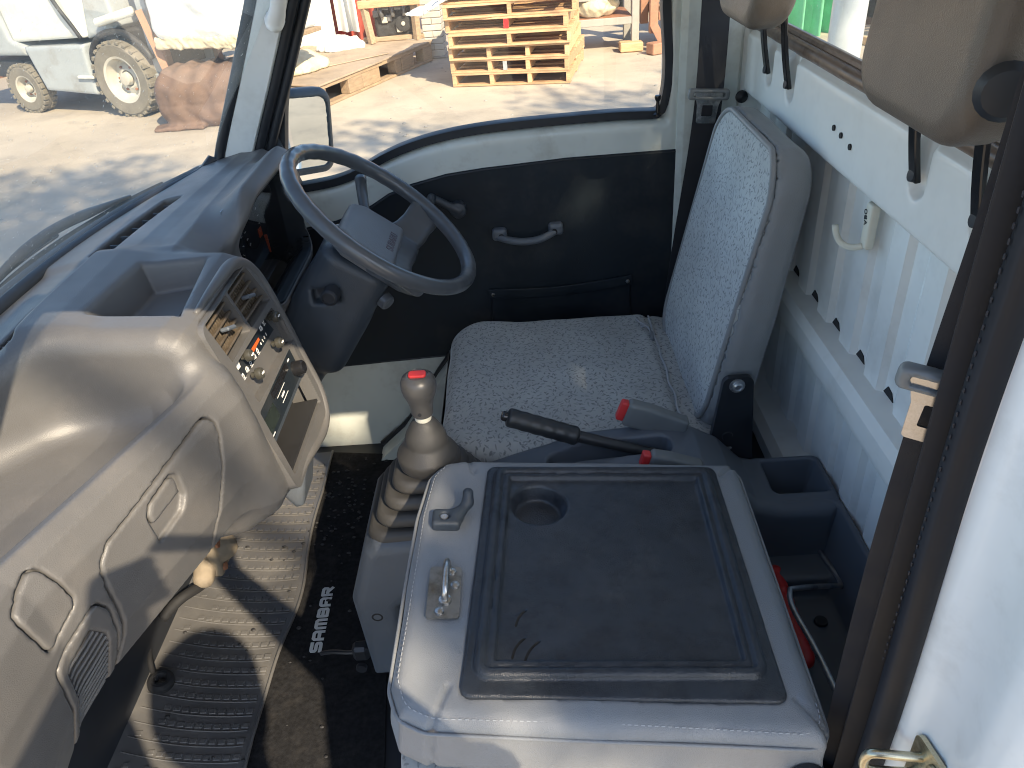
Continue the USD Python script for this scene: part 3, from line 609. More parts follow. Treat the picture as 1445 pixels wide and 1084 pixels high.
COVER = [(.168, .727), (.208, .743), (.216, .738), (.223, .688), (.219, .680), (.180, .664), (.173, .668), (.165, .718)]
SPK = [(.170, .640), (.238, .662), (.250, .640), (.252, .570), (.235, .50), (.165, .50)]
HAND = [(.338, .648), (.335, .690), (.345, .703), (.386, .712), (.397, .704), (.395, .672), (.383, .657)]
GLOVE, COVER, SPK, HAND = soft(GLOVE, .012), soft(COVER, .006), soft(SPK, .008), soft(HAND, .005)
def region(p, pts, grow=0.0): return poly2(p[:, 1], p[:, 2], pts) - grow
def dash_body(p):
    d0 = f_dash0(p); d = dashcut(p, d0); x = p[:, 0]
    front = np.maximum(x + .60, -9)                              # only the rear-facing skin is cut
    lim = lambda q: np.maximum(q, -(x - shear(p[:, 1]) + np.where(p[:, 2] > .6, .510, .57)))
    d = cut(d, np.maximum(lim(region(p, GLOVE, .0021)), -(d0 + .019)), .0012)
    d = cut(d, np.maximum(lim(region(p, COVER, .0019)), -(d0 + .012)), .0012)
    d = cut(d, np.maximum(lim(region(p, SPK, .0019)), -(d0 + .013)), .0012)
    return d
def skin(pts, inset, depth, proud=0.0):
    def f(p):
        d0 = f_dash0(p)
        return np.maximum(smax(smax(d0 - proud, region(p, pts, -inset), .0016), -(d0 + depth), .001), -(p[:, 0] - shear(p[:, 1]) + np.where(p[:, 2] > .6, .505, .565)))
    return f
part(dash, 'moulding', eased(nets(dash_body, (-.84, .02, .38), (-.33, 1.37, .93), .0030), 3), 'dash_plastic', smooth=True)
def f_glove(p):
    d = skin(GLOVE, .0012, .0165)(p); d0 = f_dash0(p)
    r = np.maximum(region(p, HAND), -(p[:, 0] + .6)); d = cut(d, np.maximum(r, -(d0 + .008)), .002)
    return d
gl = part(dash, 'glovebox_door', eased(nets(f_glove, (-.62, .19, .38), (-.36, .50, .76), .003), 3), 'dash_plastic', smooth=True)
def biggest(*a_):
    m_ = eased(nets(*a_), 5); return max(m_.split(only_watertight=False), key=lambda c_: c_.area)
HFL = list(Polygon(HAND).buffer(-.003).intersection(Polygon([(.30, .668), (.45, .688), (.45, .80), (.30, .80)])).exterior.coords)[:-1]
part(gl, 'latch', biggest(lambda p: smax(smax(f_dash0(p) + .001, region(p, HFL, -.002), .003), -(f_dash0(p) + .0085), .001), (-.52, .31, .60), (-.40, .42, .73), .003), 'dash_plastic', smooth=True)
part(dash, 'blank_cover', eased(nets(skin(COVER, .0010, .009, .0012), (-.60, .14, .62), (-.42, .25, .78), .003), 3), 'dash_plastic', smooth=True)
sp = part(dash, 'speaker_panel', eased(nets(lambda p: cut(skin(SPK, .0010, .011, .001)(p), np.maximum(region(p, [(.182, .622), (.222, .640), (.238, .615), (.236, .55), (.226, .505), (.178, .51)]), -(f_dash0(p) + .006)), .002), (-.62, .14, .45), (-.42, .28, .69), .003), 3), 'dash_plastic', smooth=True)
grill = Polygon([(.182, .622), (.222, .640), (.238, .615), (.236, .55), (.226, .505), (.178, .51)]).buffer(-.001)
for k in range(19):
    z0 = .500 + k * .0085
    ln = grill.intersection(LineString([(.16, z0 - .006), (.26, z0 + .024)]))
    if ln.is_empty or ln.length < .006: continue
    (ya, za), (yb, zb) = ln.coords[0], ln.coords[-1]; pts = []
    for t in np.linspace(0, 1, 9):
        yy_, zz_ = ya + (yb - ya) * t, za + (zb - za) * t; X = np.linspace(-.60, -.40, 400); pp = np.stack([X, np.full(400, yy_), np.full(400, zz_)], 1); v = f_dash0(pp); ii = np.where(v < 0)[0]
        pts.append((X[ii[-1]] - .0015 if len(ii) else -.5, yy_, zz_))
    part(sp, 'slat', tube(pts, .0021, 6), 'dash_plastic')
# demister slot floors and vanes
for y0, y1 in ((.820, 1.075), (.525, .66)):
    sl = part(dash, 'demister_vent', box((-.70 + bow((y0+y1)/2)*.3, y0 + .004, .772), (-.660, y1 - .004, .784)), 'insole_dark')
    for k in range(7):
        yv = y0 + .02 + k * (y1 - y0 - .04) / 6; part(sl, 'vane', box((-.694 + bow(yv) * .85, yv - .001, .784), (-.672 + bow(yv) * .85, yv + .001, .812)), 'dark_plastic')
# ---- fascia
def ring(pts, w): 
    P = Polygon(pts); return P.difference(P.buffer(-w))
def frame_on(y0, y1, z0, z1, r, w, tilt=0.0):
    P = Polygon([(y0 + r, fz(z0) - r), (y1 - r, fz(z0) - r), (y1 - r, fz(z1) + r), (y0 + r, fz(z1) + r)]).buffer(r, 8)
    return P
def on_f(P, n0, n1): return prism(P, n0, n1, (FO, FU, FV, FN))
plate = Polygon([(.580, .026), (.792, .026), (.792, .270), (.580, .270)]).buffer(.008, 8)
VENTS = [[(.580, .803), (.664, .803), (.676, .742), (.592, .742)], [(.678, .803), (.762, .803), (.786, .738), (.690, .742)]]
vp = [Polygon([(y_, fz(z_)) for y_, z_ in v]).buffer(.003, 4) for v in VENTS]
radio_hole = Polygon([(.588, fz(.652)), (.778, fz(.652)), (.772, fz(.545)), (.584, fz(.545))]).buffer(.004, 4)
clim = Polygon([(.596, fz(.728)), (.776, fz(.722)), (.792, fz(.690)), (.790, fz(.660)), (.600, fz(.668))]).buffer(.004, 4)
FR = plate.union(Polygon([(.565, -.004), (.775, -.004), (.80, .05), (.80, .284), (.57, .284)]).buffer(.004)).buffer(-.018, 8).buffer(.018, 8)
fas = part(dash, 'fascia', on_f(FR.difference(vp[0]).difference(vp[1]).difference(radio_hole).difference(clim), -.018, .004), 'dash_plastic', smooth=25)
part(fas, 'recess', on_f(clim.buffer(.004), -.022, -.0125), 'dash_plastic')
for v, P in zip(VENTS, vp):
    vt = part(dash, 'air_vent', on_f(P.buffer(.004), -.052, -.034), 'insole_dark')
    a0, a1 = np.array([v[0][0], fz(v[0][1])]), np.array([v[1][0], fz(v[1][1])]); b0, b1 = np.array([v[3][0], fz(v[3][1])]), np.array([v[2][0], fz(v[2][1])])
    for k in range(4):
        t = (k + .5) / 4; p0, p1 = a0 + (b0 - a0) * t, a1 + (b1 - a1) * t
        A, B = FO + FU * p0[0] + FV * p0[1], FO + FU * p1[0] + FV * p1[1]
        part(vt, 'slat', strip([A - FN * .005, (A + B) / 2 - FN * .005, B - FN * .005], .0062, .0034, FV), 'smoked_vent')
    for k in range(12):
        t = (k + .5) / 12; p0, p1 = a0 + (a1 - a0) * t, b0 + (b1 - b0) * t
        A, B = FO + FU * p0[0] + FV * p0[1], FO + FU * p1[0] + FV * p1[1]
        part(vt, 'fin', strip([A - FN * .017, (A + B) / 2 - FN * .017, B - FN * .017], .014, .0024, FU), 'smoked_vent')
    m0 = (a0 + a1 + b0 + b1) / 4; C0 = FO + FU * m0[0] + FV * m0[1]
    part(vt, 'tab', box((-.004, -.013, -.003), (.010, .013, .003), .002).apply_transform(np.vstack([np.c_[np.stack([FN, FV * .35 + FU * .94, np.cross(FN, FV * .35 + FU * .94)], 1), C0], [0, 0, 0, 1]])), 'console_plastic')
# heater controls
hp = part(dash, 'heater_panel', on_f(Polygon([(.604, fz(.724)), (.764, fz(.719)), (.776, fz(.690)), (.606, fz(.698))]), -.013, -.0095), 'black_vinyl')
for kn, (y_, z_) in enumerate(((.772, .712), (.740, .682), (.636, .722), (.636, .690))):
    C0 = fpt(y_, z_, -.006)
    part(hp, 'knob', lathe([(0, 0), (.0045, 0), (.0045, .006), (.0088, .008), (.0092, .013), (.008, .0165), (.005, .0175), (.0045, .0165), (0, .0165)], C0, FN, 20), 'knob_dark')
    part(hp, 'knob_mark', moved(box((-.0008, -.004, -.0008), (.0008, .004, .0008)), fpt(y_, z_, .0118)), 'print_white')
def mark(P, n=.0006, mat='print_white', par=None): part(par or hp, 'print', on_f(P, -.0096, -.0096 + n), mat)
mark(Polygon([(.678, fz(.711)), (.716, fz(.7095)), (.716, fz(.7055)), (.678, fz(.7045))]), mat='orange_paint')
mark(Polygon([(.656, fz(.7115)), (.677, fz(.711)), (.677, fz(.7055)), (.656, fz(.7075))]))
mark(Polygon([(.612, fz(.721)), (.628, fz(.721)), (.626, fz(.713)), (.612, fz(.714))]))
mark(Polygon([(.608, fz(.706)), (.616, fz(.706)), (.616, fz(.702)), (.608, fz(.702))]), mat='blue_paint')
def icon(y_, z_, k):
    c = np.array([y_, fz(z_)]); out = [LineString([c + (-.004, .002), c + (-.003, -.003), c + (.001, -.004), c + (.002, 0), c + (-.001, .003)]).buffer(.0007)]
    if k % 2: out.append(LineString([c + (.003, -.003), c + (.005, .001), c + (.003, .004)]).buffer(.0007))
    else: out.append(LineString([c + (-.004, .005), c + (.004, .005)]).buffer(.0006))
    from shapely import union_all
    return union_all(out)
for k, y_ in enumerate((.620, .638, .657, .676, .694)): mark(icon(y_, .7005 - .0004 * k, k))
mark(icon(.738, .7135, 1)); mark(icon(.756, .7155, 0))
TXF = np.eye(4)
def text_on(s, h, y_, z_, n, mat, par, name='lettering'):
    m = meshkit.text_mesh(s, h, .0006); T = np.eye(4); T[:3, 0], T[:3, 1], T[:3, 2], T[:3, 3] = FU, -FV, FN, fpt(y_, z_, n); m.apply_transform(T); part(par, name, m, mat)
for s_, y_ in (('0', .712), ('1', .722), ('2', .732), ('3', .742)): text_on(s_, .0045, y_, .6975, -.0096, 'print_white', hp)
# radio
rad = part(dash, 'radio', on_f(Polygon([(.589, fz(.650)), (.777, fz(.650)), (.775, fz(.604)), (.587, fz(.604))]), -.03, -.002), 'black_vinyl')
part(rad, 'volume_knob', lathe([(0, 0), (.013, 0), (.0125, .010), (.0115, .017), (.0095, .019), (0, .0192)], fpt(.758, .622, -.003), FN, 24), 'black_gloss')
for k in range(5): part(rad, 'button', on_f(Polygon([(.648 + k * .018, fz(.647)), (.663 + k * .018, fz(.647)), (.663 + k * .018, fz(.637)), (.648 + k * .018, fz(.637))]), -.002, .0012), 'black_gloss')
part(rad, 'display', on_f(Polygon([(.592, fz(.636)), (.640, fz(.636)), (.640, fz(.612)), (.592, fz(.612))]), -.002, -.0008), 'print_display')
part(rad, 'print', on_f(Polygon([(.660, fz(.631)), (.704, fz(.631)), (.704, fz(.6302)), (.660, fz(.6302))]), -.002, -.0014), 'print_white')
text_on('AM/FM', .0035, .674, .6215, -.0019, 'print_white', rad)
part(rad, 'print', on_f(Polygon([(.668, fz(.6165)), (.702, fz(.6165)), (.702, fz(.6157)), (.668, fz(.6157))]), -.002, -.0014), 'print_white')
text_on('PWR', .003, .748, .641, -.0019, 'print_white', rad)
part(rad, 'print', on_f(Polygon([(.590, fz(.6085)), (.604, fz(.6085)), (.604, fz(.607)), (.590, fz(.607))]), -.002, -.0014), 'print_white')
pocket = part(dash, 'open_pocket', on_f(radio_hole.buffer(.003), -.05, -.045), 'insole_dark')
part(pocket, 'pocket_floor', prism([(-.045, fz(.552)), (.0, fz(.549)), (.0, fz(.545)), (-.045, fz(.545))], .585, .775, (FO, FN, FV, FU)), 'insole_dark')
part(pocket, 'liner', on_f(Polygon([(.587, fz(.603)), (.775, fz(.603)), (.774, fz(.594)), (.586, fz(.594))]), -.03, -.006), 'dark_plastic')
# raised rim around the fascia
rim = [(.560, .812), (.600, .822), (.70, .823), (.765, .812), (.792, .785), (.803, .74), (.803, .60), (.799, .545), (.785, .522), (.66, .520)]
rim = rim[2:10]; rim = [(.60, .816), (.65, .821)] + rim + [(.585, .524)]
rp = smoothpath([fpt(y_, z_, -.012 if k_ == 0 else -.006 if k_ == 1 else -.002) for k_, (y_, z_) in enumerate(rim)], 90)
part(dash, 'fascia_rim', tube(rp, np.r_[np.linspace(.004, .0098, 16), np.full(62, .0098), np.linspace(.0098, .006, 12)], 12), 'dash_plastic', smooth=True)
# ashtray flap hanging below the stack
part(dash, 'lower_flap', nets(lambda p: extr(poly2(p[:, 0], p[:, 2], [(-.455, .50), (-.405, .50), (-.40, .47), (-.425, .37), (-.44, .365), (-.46, .40)]), p[:, 1] - .745, .045, .012), (-.5, .66, .33), (-.37, .82, .53), .004), 'console_plastic', smooth=True)
# small side demister grid
for k in range(4):
    part(dash, 'side_vent_slot', moved(turn(box((-.016, -.004, -.002), (.016, .004, .002), .001), (0, 0, 1), -28), (-.590 + k * .0085, 1.206 + k * .0075, .802 + k * .004)), 'insole_dark')
# instruments
def f_liner(p):
    w = f_well(p) - .0005
    return np.maximum(np.maximum(w, -(w + .0045)), f_dash0(p) + .004)
part(dash, 'well_liner', nets(f_liner, (-.63, .88, .62), (-.40, 1.26, .88), .0036), 'black_vinyl', smooth=True)
ic = part(dash, 'instrument_panel', prism(Polygon([(.915, .645), (1.215, .645), (1.225, .70), (1.19, .82), (.94, .82), (.91, .72)]), -.562, -.548, YZ(0)), 'black_vinyl')
for y_, r_ in ((1.02, .055), (1.14, .05)):
    d_ = part(ic, 'dial', cyl((-.549, y_, .735), (-.545, y_, .735), r_, sides=40), 'black_gloss')
    for a_ in np.linspace(-130, 130, 14): 
        c_, s_ = math.cos(math.radians(a_ + 90)), math.sin(math.radians(a_ + 90)); part(ic, 'tick', tube([(-.5445, y_ + c_ * r_ * .85, .735 + s_ * r_ * .85), (-.5445, y_ + c_ * r_ * .97, .735 + s_ * r_ * .97)], .0009, 4), 'print_white')
part(ic, 'needle', tube([(-.541, 1.19, .690), (-.541, 1.195, .650)], [.0036, .0016], 6), 'orange_paint')
part(ic, 'needle', tube([(-.543, 1.02, .735), (-.543, .99, .70)], [.0022, .0010], 6), 'orange_paint')
part(ic, 'warning_lamp', box((-.548, 1.165, .694), (-.544, 1.185, .712)), 'orange_paint')
part(ic, 'warning_lamp', box((-.548, 1.235, .655), (-.545, 1.243, .660)), 'print_white')
part(ic, 'cover', box((-.508, .915, .655), (-.5065, 1.225, .842)), 'clear_cover')

# ================================================================== steering wheel and column
WC = np.array([-.258, 1.02, .772]); WN = np.array([.635, 0, .772]); WN /= np.linalg.norm(WN); WY = np.array([0, 1.0, 0]); WB = np.cross(WN, WY)
WB = -WB if WB[0] < 0 else WB                                    # towards the driver and down
def wl(p): q = p - WC; return np.stack([q @ WY, q @ WB, q @ WN], 1)
def wp(a, b, c): return WC + WY * a + WB * b + WN * c
sw = thing('steering_wheel', 'dark grey two-spoke steering wheel in front of the driver seat', 'steering wheel', WC)
ang = np.linspace(0, 2 * np.pi, 145)[:-1]; RW = .186
grip = .0142 + .0004 * np.sin(ang * 34) * (np.cos(ang + 1.57) > .1)
part(sw, 'rim', loop_tube([wp(RW * math.cos(t), RW * math.sin(t), 0) for t in ang], np.r_[grip, grip[:2]], 16), 'wheel_plastic', smooth=True)
def f_spoke(p):
    q = wl(p); d = np.full(len(p), 9.0)
    for s in (-1, 1):
        a = seg(q, (s * .045, .050, -.058), (s * .118, .070, -.044), .038, .033); b = seg(q, (s * .118, .070, -.044), (s * .174, .082, -.004), .031, .036)
        d = smin(d, smin(a, b, .01), .02)
    d = smin(d, seg(q, (-.05, .045, -.060), (.05, .045, -.060), .048), .03)
    flat = np.abs(q[:, 2] + .058 - .62 * np.maximum(np.abs(q[:, 0]) - .088, 0)) - .012
    return smax(smax(d, flat, .012), np.linalg.norm(q[:, :2], axis=1) - RW - .002, .004)
part(sw, 'spoke', nets(f_spoke, WC - .24, WC + .24, .0042), 'wheel_plastic', smooth=True)
def f_pad(p):
    q = wl(p); pts = [(-.060, -.048), (-.075, -.03), (-.080, .045), (.080, .045), (.075, -.03), (.060, -.048)]
    return extr(poly2(q[:, 0], q[:, 1], pts) - .012, q[:, 2] + .052 , .020, .012)
pad = part(sw, 'horn_pad', nets(f_pad, WC - .13, WC + .13, .0042), 'wheel_pad', smooth=True)
m = meshkit.text_mesh('SUBARU', .014, .0012, bold=True); w_ = m.bounds[1][0] - m.bounds[0][0]
T = np.eye(4); T[:3, 0], T[:3, 1], T[:3, 2], T[:3, 3] = WY, -WB, WN, wp(-w_ * .5, .043, -.0325); m.apply_transform(T)
part(pad, 'emblem', m, 'wheel_emboss')
part(sw, 'hub', cyl(wp(0, .01, -.12), wp(0, .005, -.065), .055, .050, 32), 'dark_plastic')

col = thing('steering_column', 'dark plastic steering column shroud below the wheel with its stalks', 'steering column', (-.36, 1.02, .5))
AX0, AX1 = wp(0, .0, -.095), np.array([-.50, 1.02, .44])
def f_col(p):
    d = AX1 - AX0; L = np.linalg.norm(d); d = d / L; q = p - AX0; w = q @ d; u = q[:, 1]; e = np.cross(d, WY); v = q @ e
    a = extr(rbox(np.stack([u, v, 0 * u], 1), (0, .0, 0), (.078 - 0.0, .070, 1), .035), w - .10, .12, .02)
    b = extr(rbox(np.stack([u, v, 0 * u], 1), (0, .0, 0), (.050, .050, 1), .03), w - .30, .22, .02)
    d_ = smin(a, b, .05)
    return cut(d_, rbox(p, (-.372, .935, .660), (.026, .03, .014), .006), .004)
part(col, 'shroud', nets(f_col, (-.75, .88, .15), (-.18, 1.16, .80), .006), 'dark_plastic', smooth=True)
st = part(col, 'stalk', tube([(-.352, .955, .672), (-.356, .925, .672)], .0095, 12), 'dark_plastic', smooth=True)
part(st, 'stalk_end', lathe([(0, 0), (.0145, 0), (.0155, .006), (.0155, .026), (.0125, .030), (.0105, .0305), (.0100, .028), (0, .028)], (-.355, .935, .672), (-.10, -1, .0), 24), 'black_rubber')
part(col, 'stalk', tube(smoothpath([(-.30, 1.07, .735), (-.315, 1.14, .765), (-.325, 1.20, .79)], 14), np.linspace(.008, .012, 14), 12), 'wheel_plastic', smooth=True)
part(col, 'key_lock', lathe([(0, 0), (.016, 0), (.015, .012), (.012, .015), (0, .015)], wp(-.055, .075, -.115), WB * .8 - WY * .5, 20), 'wheel_plastic')

# ================================================================== driver seat
ds = thing('driver_seat', "upright driver's seat in light grey flecked cloth with grey vinyl sides", 'seat', (.10, 1.01, .28))
def f_cush(p):
    x, y, z = V_(p)
    d2 = rbox(np.stack([x, y, 0 * x], 1), (.092, 1.003, 0), (.282, .250 , 1), .085)
    crown = .014 * np.exp(-((x - .05) / .20) ** 2 - ((y - 1.0) / .18) ** 2) - .02 * np.clip((x - .24) / .1, 0, 1) + .010 * np.exp(-((x + .12) / .07) ** 2)
    d = extr(d2 + .02 * np.clip((.43 - z) / .14, 0, 1) * np.clip((.0 - x) / .15, 0, 1), z - .355 - crown, .066, .034)
    d = d + .0012 * np.sin(x * 31 + 3 * np.sin(y * 11)) * np.sin(y * 27 + 2 * np.sin(x * 13)) + .006 * np.exp(-((x - .262) / .008) ** 2)
    return d
ZS = .388
part(ds, 'cushion', nets(lambda p: np.maximum(f_cush(p), ZS - p[:, 2]), (-.24, .70, .27), (.42, 1.30, .47), .0055), 'fabric_flat', smooth=True)
part(ds, 'cushion_side', nets(lambda p: np.maximum(f_cush(p) + .0015, p[:, 2] - ZS - .001), (-.24, .70, .27), (.42, 1.30, .47), .0055), 'gusset_vinyl', smooth=True)
rr = np.array(Polygon([(-.105, .838), (.289, .838), (.289, 1.168), (-.105, 1.168)]).buffer(.084, 10).exterior.coords)[:-1]
part(ds, 'piping', loop_tube([(a_, b_, ZS) for a_, b_ in rr], .0035, 6), 'gusset_vinyl', smooth=True)
# torn seam at the back of the cushion
part(ds, 'torn_seam', [tube(smoothpath([(.262 + .003 * math.sin(k * 3), 1.215 - .045 * k, .424 + .002 * math.sin(k * 5)) for k in range(10)], 40), .0022, 6)] +
     [tube(smoothpath([(.255, 1.14 + .012 * k, .424), (.250 - .006 * k, 1.150 + .01 * k, .434), (.238, 1.16 + .012 * k, .428)], 8), .0016, 5) for k in range(4)], 'print_grey', smooth=True, kind='stuff')
part(ds, 'tear', nets(lambda p: extr(poly2(p[:, 0], p[:, 1], [(.252, 1.11), (.260, 1.115), (.262, 1.14), (.257, 1.15), (.253, 1.13)]), p[:, 2] - .420, .006, .003), (.23, 1.07, .40), (.28, 1.19, .44), .003), 'gusset_vinyl', smooth=True)
# backrest
BA = math.radians(10.5); BU = np.array([math.sin(BA), 0, math.cos(BA)]); BN = np.array([-math.cos(BA), 0, math.sin(BA)]); BO = np.array([.371, 1.005, .64])
def bl(p): q = p - BO; return q[:, 1], q @ BU, q @ BN
def f_back(p):
    y, u, n = bl(p)
    hw = .212 - .018 * np.clip((u - .0) / .25, 0, 1)
    d2 = rbox(np.stack([y * .212 / hw, u, 0 * u], 1), (0, 0, 0), (.212, .262, 1), .075)
    th = .045 - .010 * np.clip((u - .05) / .2, 0, 1) + .006 * np.exp(-(u + .12) ** 2 / .01)
    d = extr(d2, (n + .002), .037, .026) + (.045 - th) * .6
    return d + .001 * np.sin(y * 29 + 2 * np.sin(u * 12)) * np.sin(u * 21)
def inner(p, g):
    y, u, n = bl(p); hw = .212 - .018 * np.clip((u - .0) / .25, 0, 1)
    return rbox(np.stack([y * .212 / hw, u, 0 * u], 1), (0, 0, 0), (.212 - g, .262 - g, 1), .07)
def f_bf(p): y, u, n = bl(p); return np.maximum(np.maximum(f_back(p), inner(p, .014)), .008 - n)
def f_bs(p): y, u, n = bl(p); return np.maximum(f_back(p) + .001, -np.maximum(np.maximum(inner(p, .0145), .0075 - n), -9))
part(ds, 'backrest', nets(f_bf, (.22, .74, .33), (.50, 1.27, .96), .0052), 'fabric_upright', smooth=True)
part(ds, 'backrest_side', nets(f_bs, (.22, .74, .33), (.50, 1.27, .96), .0052), 'gusset_vinyl', smooth=True)
pp = []
for a_, b_ in np.array(Polygon([(-.127, -.177), (.127, -.177), (.127, .177), (-.127, .177)]).buffer(.0712, 12).exterior.coords)[:-1]:
    hw = .212 - .018 * min(1, max(0, b_ / .25)); base = BO + np.array([0, a_ * hw / .212, 0]) + BU * b_
    n_ = np.linspace(.0, .07, 140); v = f_back(base + BN[None] * n_[:, None]); ii = np.where(v < 0)[0]; pp.append(base + BN * ((n_[ii[-1]] if len(ii) else .03) + .001))
part(ds, 'piping', loop_tube(pp, .0052, 8), 'gusset_vinyl', smooth=True)
hb = part(ds, 'hinge_bracket', prism(Polygon([(.330, .525), (.356, .525), (.372, .31), (.305, .31)]).buffer(.013), .770, .781, XZ(0)), 'black_rubber')
part(hb, 'bolt', lathe([(0, 0), (.0135, 0), (.013, .002), (.009, .0025), (.009, .007), (.006, .0085), (.006, .006), (0, .006)], (.341, .770, .522), (0, -1, 0), 20), 'wire_steel')
part(hb, 'rivet', lathe([(0, 0), (.010, 0), (.009, .003), (0, .0035)], (.333, .770, .415), (0, -1, 0), 16), 'black_rubber')

# ================================================================== passenger seat, back folded flat
ps = thing('passenger_seat', 'passenger seat with its light grey vinyl back folded down and black plastic tray on top', 'seat', (.05, .39, .28))
TN = np.array([.10, 0, 1.0]); TN /= np.linalg.norm(TN); TU = np.array([1.0, 0, -.10]); TU /= np.linalg.norm(TU); TV = np.array([0, 1.0, 0]); TO = np.array([.08, 0, .5])
def tl(p): q = p - TO; return q @ TU, q[:, 1], q @ TN
def tp(x, y, n=0.0): return TO + TU * (x - .08) * 1.005 + TV * y + TN * n
TR = [(-.190, .36), (-.192, .22), (-.178, .182), (-.145, .166), (.0, .160), (.288, .150), (.300, .160), (.314, .61), (.306, .632), (-.12, .632), (-.155, .622), (-.175, .59), (-.186, .50)]
TR = [(x_ - .08, y_) for x_, y_ in TR]
TRAY = [(-.084, .599), (.268, .607), (.2585, .196), (-.110, .200)]
TRq = Polygon([(x_ - .08, y_) for x_, y_ in TRAY]).buffer(-.014)
TRpts = list(TRq.exterior.coords)[:-1]
def f_fold(p):
    u, v, n = tl(p)
    d2 = poly2(u, v, TR) + .004
    c = -.046 + .0 * u
    d = extr(d2 - .004 * np.clip((-.03 - n) / .05, 0, 1), n - c, .046, .022)
    # soft dishing and puckers near the corner seams
    d = d + .0010 * np.sin(u * 23 + 3 * np.sin(v * 9)) * np.sin(v * 19 + 1.3)
    for (a, b) in (((-.202, .218), (-.222, .160)), ((.188, .205), (.216, .158)), ((-.185, .59), (-.196, .63)), ((.196, .59), (.224, .622))):
        t = np.stack([u, v, 0 * u], 1); d = d + .0045 * np.exp(-(np.maximum(seg(t, (a[0], a[1], 0), (b[0], b[1], 0), 0), 0) / .0035) ** 2)
    d = d + .003 * np.exp(-((d2 + .012) / .004) ** 2) * 0
    d = cut(d, extr(poly2(u, v, TRpts) - .011, n, .016, .003), .003)
    d = cut(d, np.maximum(np.sqrt((u + .089) ** 2 + (v - .517) ** 2) - .046, np.abs(n) - .055), .003)
    # dimples under the fittings
    d = d + .003 * np.exp(-(((u + .213) / .03) ** 2 + ((v - .35) / .06) ** 2))
    return d
part(ps, 'backrest', nets(f_fold, (-.26, .10, .36), (.36, .68, .56), .0048), 'seat_vinyl', smooth=True)
def seam(pts, r=.0016): return tube([tp(*q) for q in pts], r, 6)
Pq = Polygon([(x_ + .08, y_) for x_, y_ in TR]).buffer(-.003)
Pq = Pq.buffer(-.03).buffer(.03); edge = np.array([Pq.exterior.interpolate(t_, normalized=True).coords[0] for t_ in np.linspace(0, 1, 241)[:-1]]); edge = np.c_[edge, np.zeros(len(edge))]
part(ps, 'seam_welt', loop_tube([tp(a_, b_, -.018) + 0 for a_, b_, _ in edge], .0024, 6), 'seat_vinyl', smooth=True)
st_ = []
for k in range(len(edge)):
    if edge[k][1] < .20 or edge[k][0] < -.15:
        a_, b_ = edge[k][:2]; c_ = np.array([.06, .39]); d_ = (c_ - [a_, b_]); d_ /= np.linalg.norm(d_)
        e_ = edge[(k + 1) % len(edge)][:2] - edge[k][:2]; e_ = e_ / np.linalg.norm(e_) * .004
        q_ = np.array([a_, b_]) + d_ * .012; P0 = tp(*q_, -.0032); P1 = tp(*(q_ + e_), -.0032)
        st_.append(tube([P0, P1], .0007, 4))
part(ps, 'stitching', st_, 'print_grey', kind='stuff')
RIM = [(-.066, .585), (.250, .592), (.236, .232), (-.088, .228)]
RIMpts = list(Polygon([(x_ - .08, y_) for x_, y_ in RIM]).buffer(-.012).exterior.coords)[:-1]
def f_tray(p):
    u, v, n = tl(p)
    d2 = poly2(u, v, TRpts) - .014; r2 = poly2(u, v, RIMpts) - .012
    d = extr(d2, n + .012, .0165, .004)
    d = smin(d, np.sqrt((r2 - .0) ** 2 + (n - .0055) ** 2) - .0070, .003)
    d = smin(d, np.sqrt((r2 + .0125) ** 2 + (n - .0040) ** 2) - .0052, .002)
    d = cut(d, extr(r2 + .018, n - .0240, .022, .003), .003)
    cx, cy = -.009 - .08, .517; rad = np.sqrt((u - cx) ** 2 + (v - cy) ** 2)
    d = cut(d, extr(rad - .0405 - .25 * np.maximum(n, -.03), n - .01, .034, .004), .005)
    return d
tr = part(ps, 'tray', nets(f_tray, (-.14, .17, .42), (.30, .63, .545), .0032), 'tray_plastic', smooth=True)
part(tr, 'cup_well', lathe([(.0375, -.020), (.037, -.030), (0, -.030), (0, -.028), (.035, -.028)], tp(-.009, .517), TN, 32), 'tray_plastic')
for k, (x_, y_, L_) in enumerate(((-.045, .295, .022), (-.050, .248, .026), (-.037, .236, .032), (.155, .243, .016))):
    part(tr, 'scuff', tube(smoothpath([tp(x_, y_, .0008), tp(x_ + L_ * .3, y_ + L_ * (.9 if k < 3 else .1), .0008), tp(x_ + L_ * .75, y_ + L_ * (1.35 if k < 3 else .05), .0008)], 10), np.r_[.0006, np.full(8, .0022), .0006], 6), 'black_gloss')
def f_hook(p):
    q = np.stack(tl(p), 1) - np.array([-.128 - .08, .487, .0]); u, v, n = q.T
    d = rbox(q, (-.012, -.010, .006), (.020, .016, .009), .006)
    d = smin(d, seg(q, (.004, -.004, .008), (.017, .016, .016), .008, .0075), .010)
    d = smin(d, seg(q, (.017, .016, .016), (.017, .024, .026), .0075, .0078), .006)
    return cut(d, np.maximum(np.sqrt((u + .014) ** 2 + (v + .010) ** 2) - .007, .010 - n), .003)
hk = part(ps, 'bag_hook', nets(f_hook, (-.20, .44, .49), (-.08, .54, .57), .0024), 'dark_plastic', smooth=True)
part(hk, 'screw', lathe([(0, 0), (.0055, 0), (.005, .002), (.002, .0022), (.0015, .0008), (0, .0008)], tp(-.142, .477, .011), TN, 16), 'wire_steel')
lk = part(ps, 'catch_plate', prism(Polygon([(-.0165, -.038), (.0165, -.038), (.0165, .038), (-.0165, .038)]).buffer(.004, 2), 0, .0022, (tp(-.134, .350, .001), TU, TV, TN)), 'dull_steel')
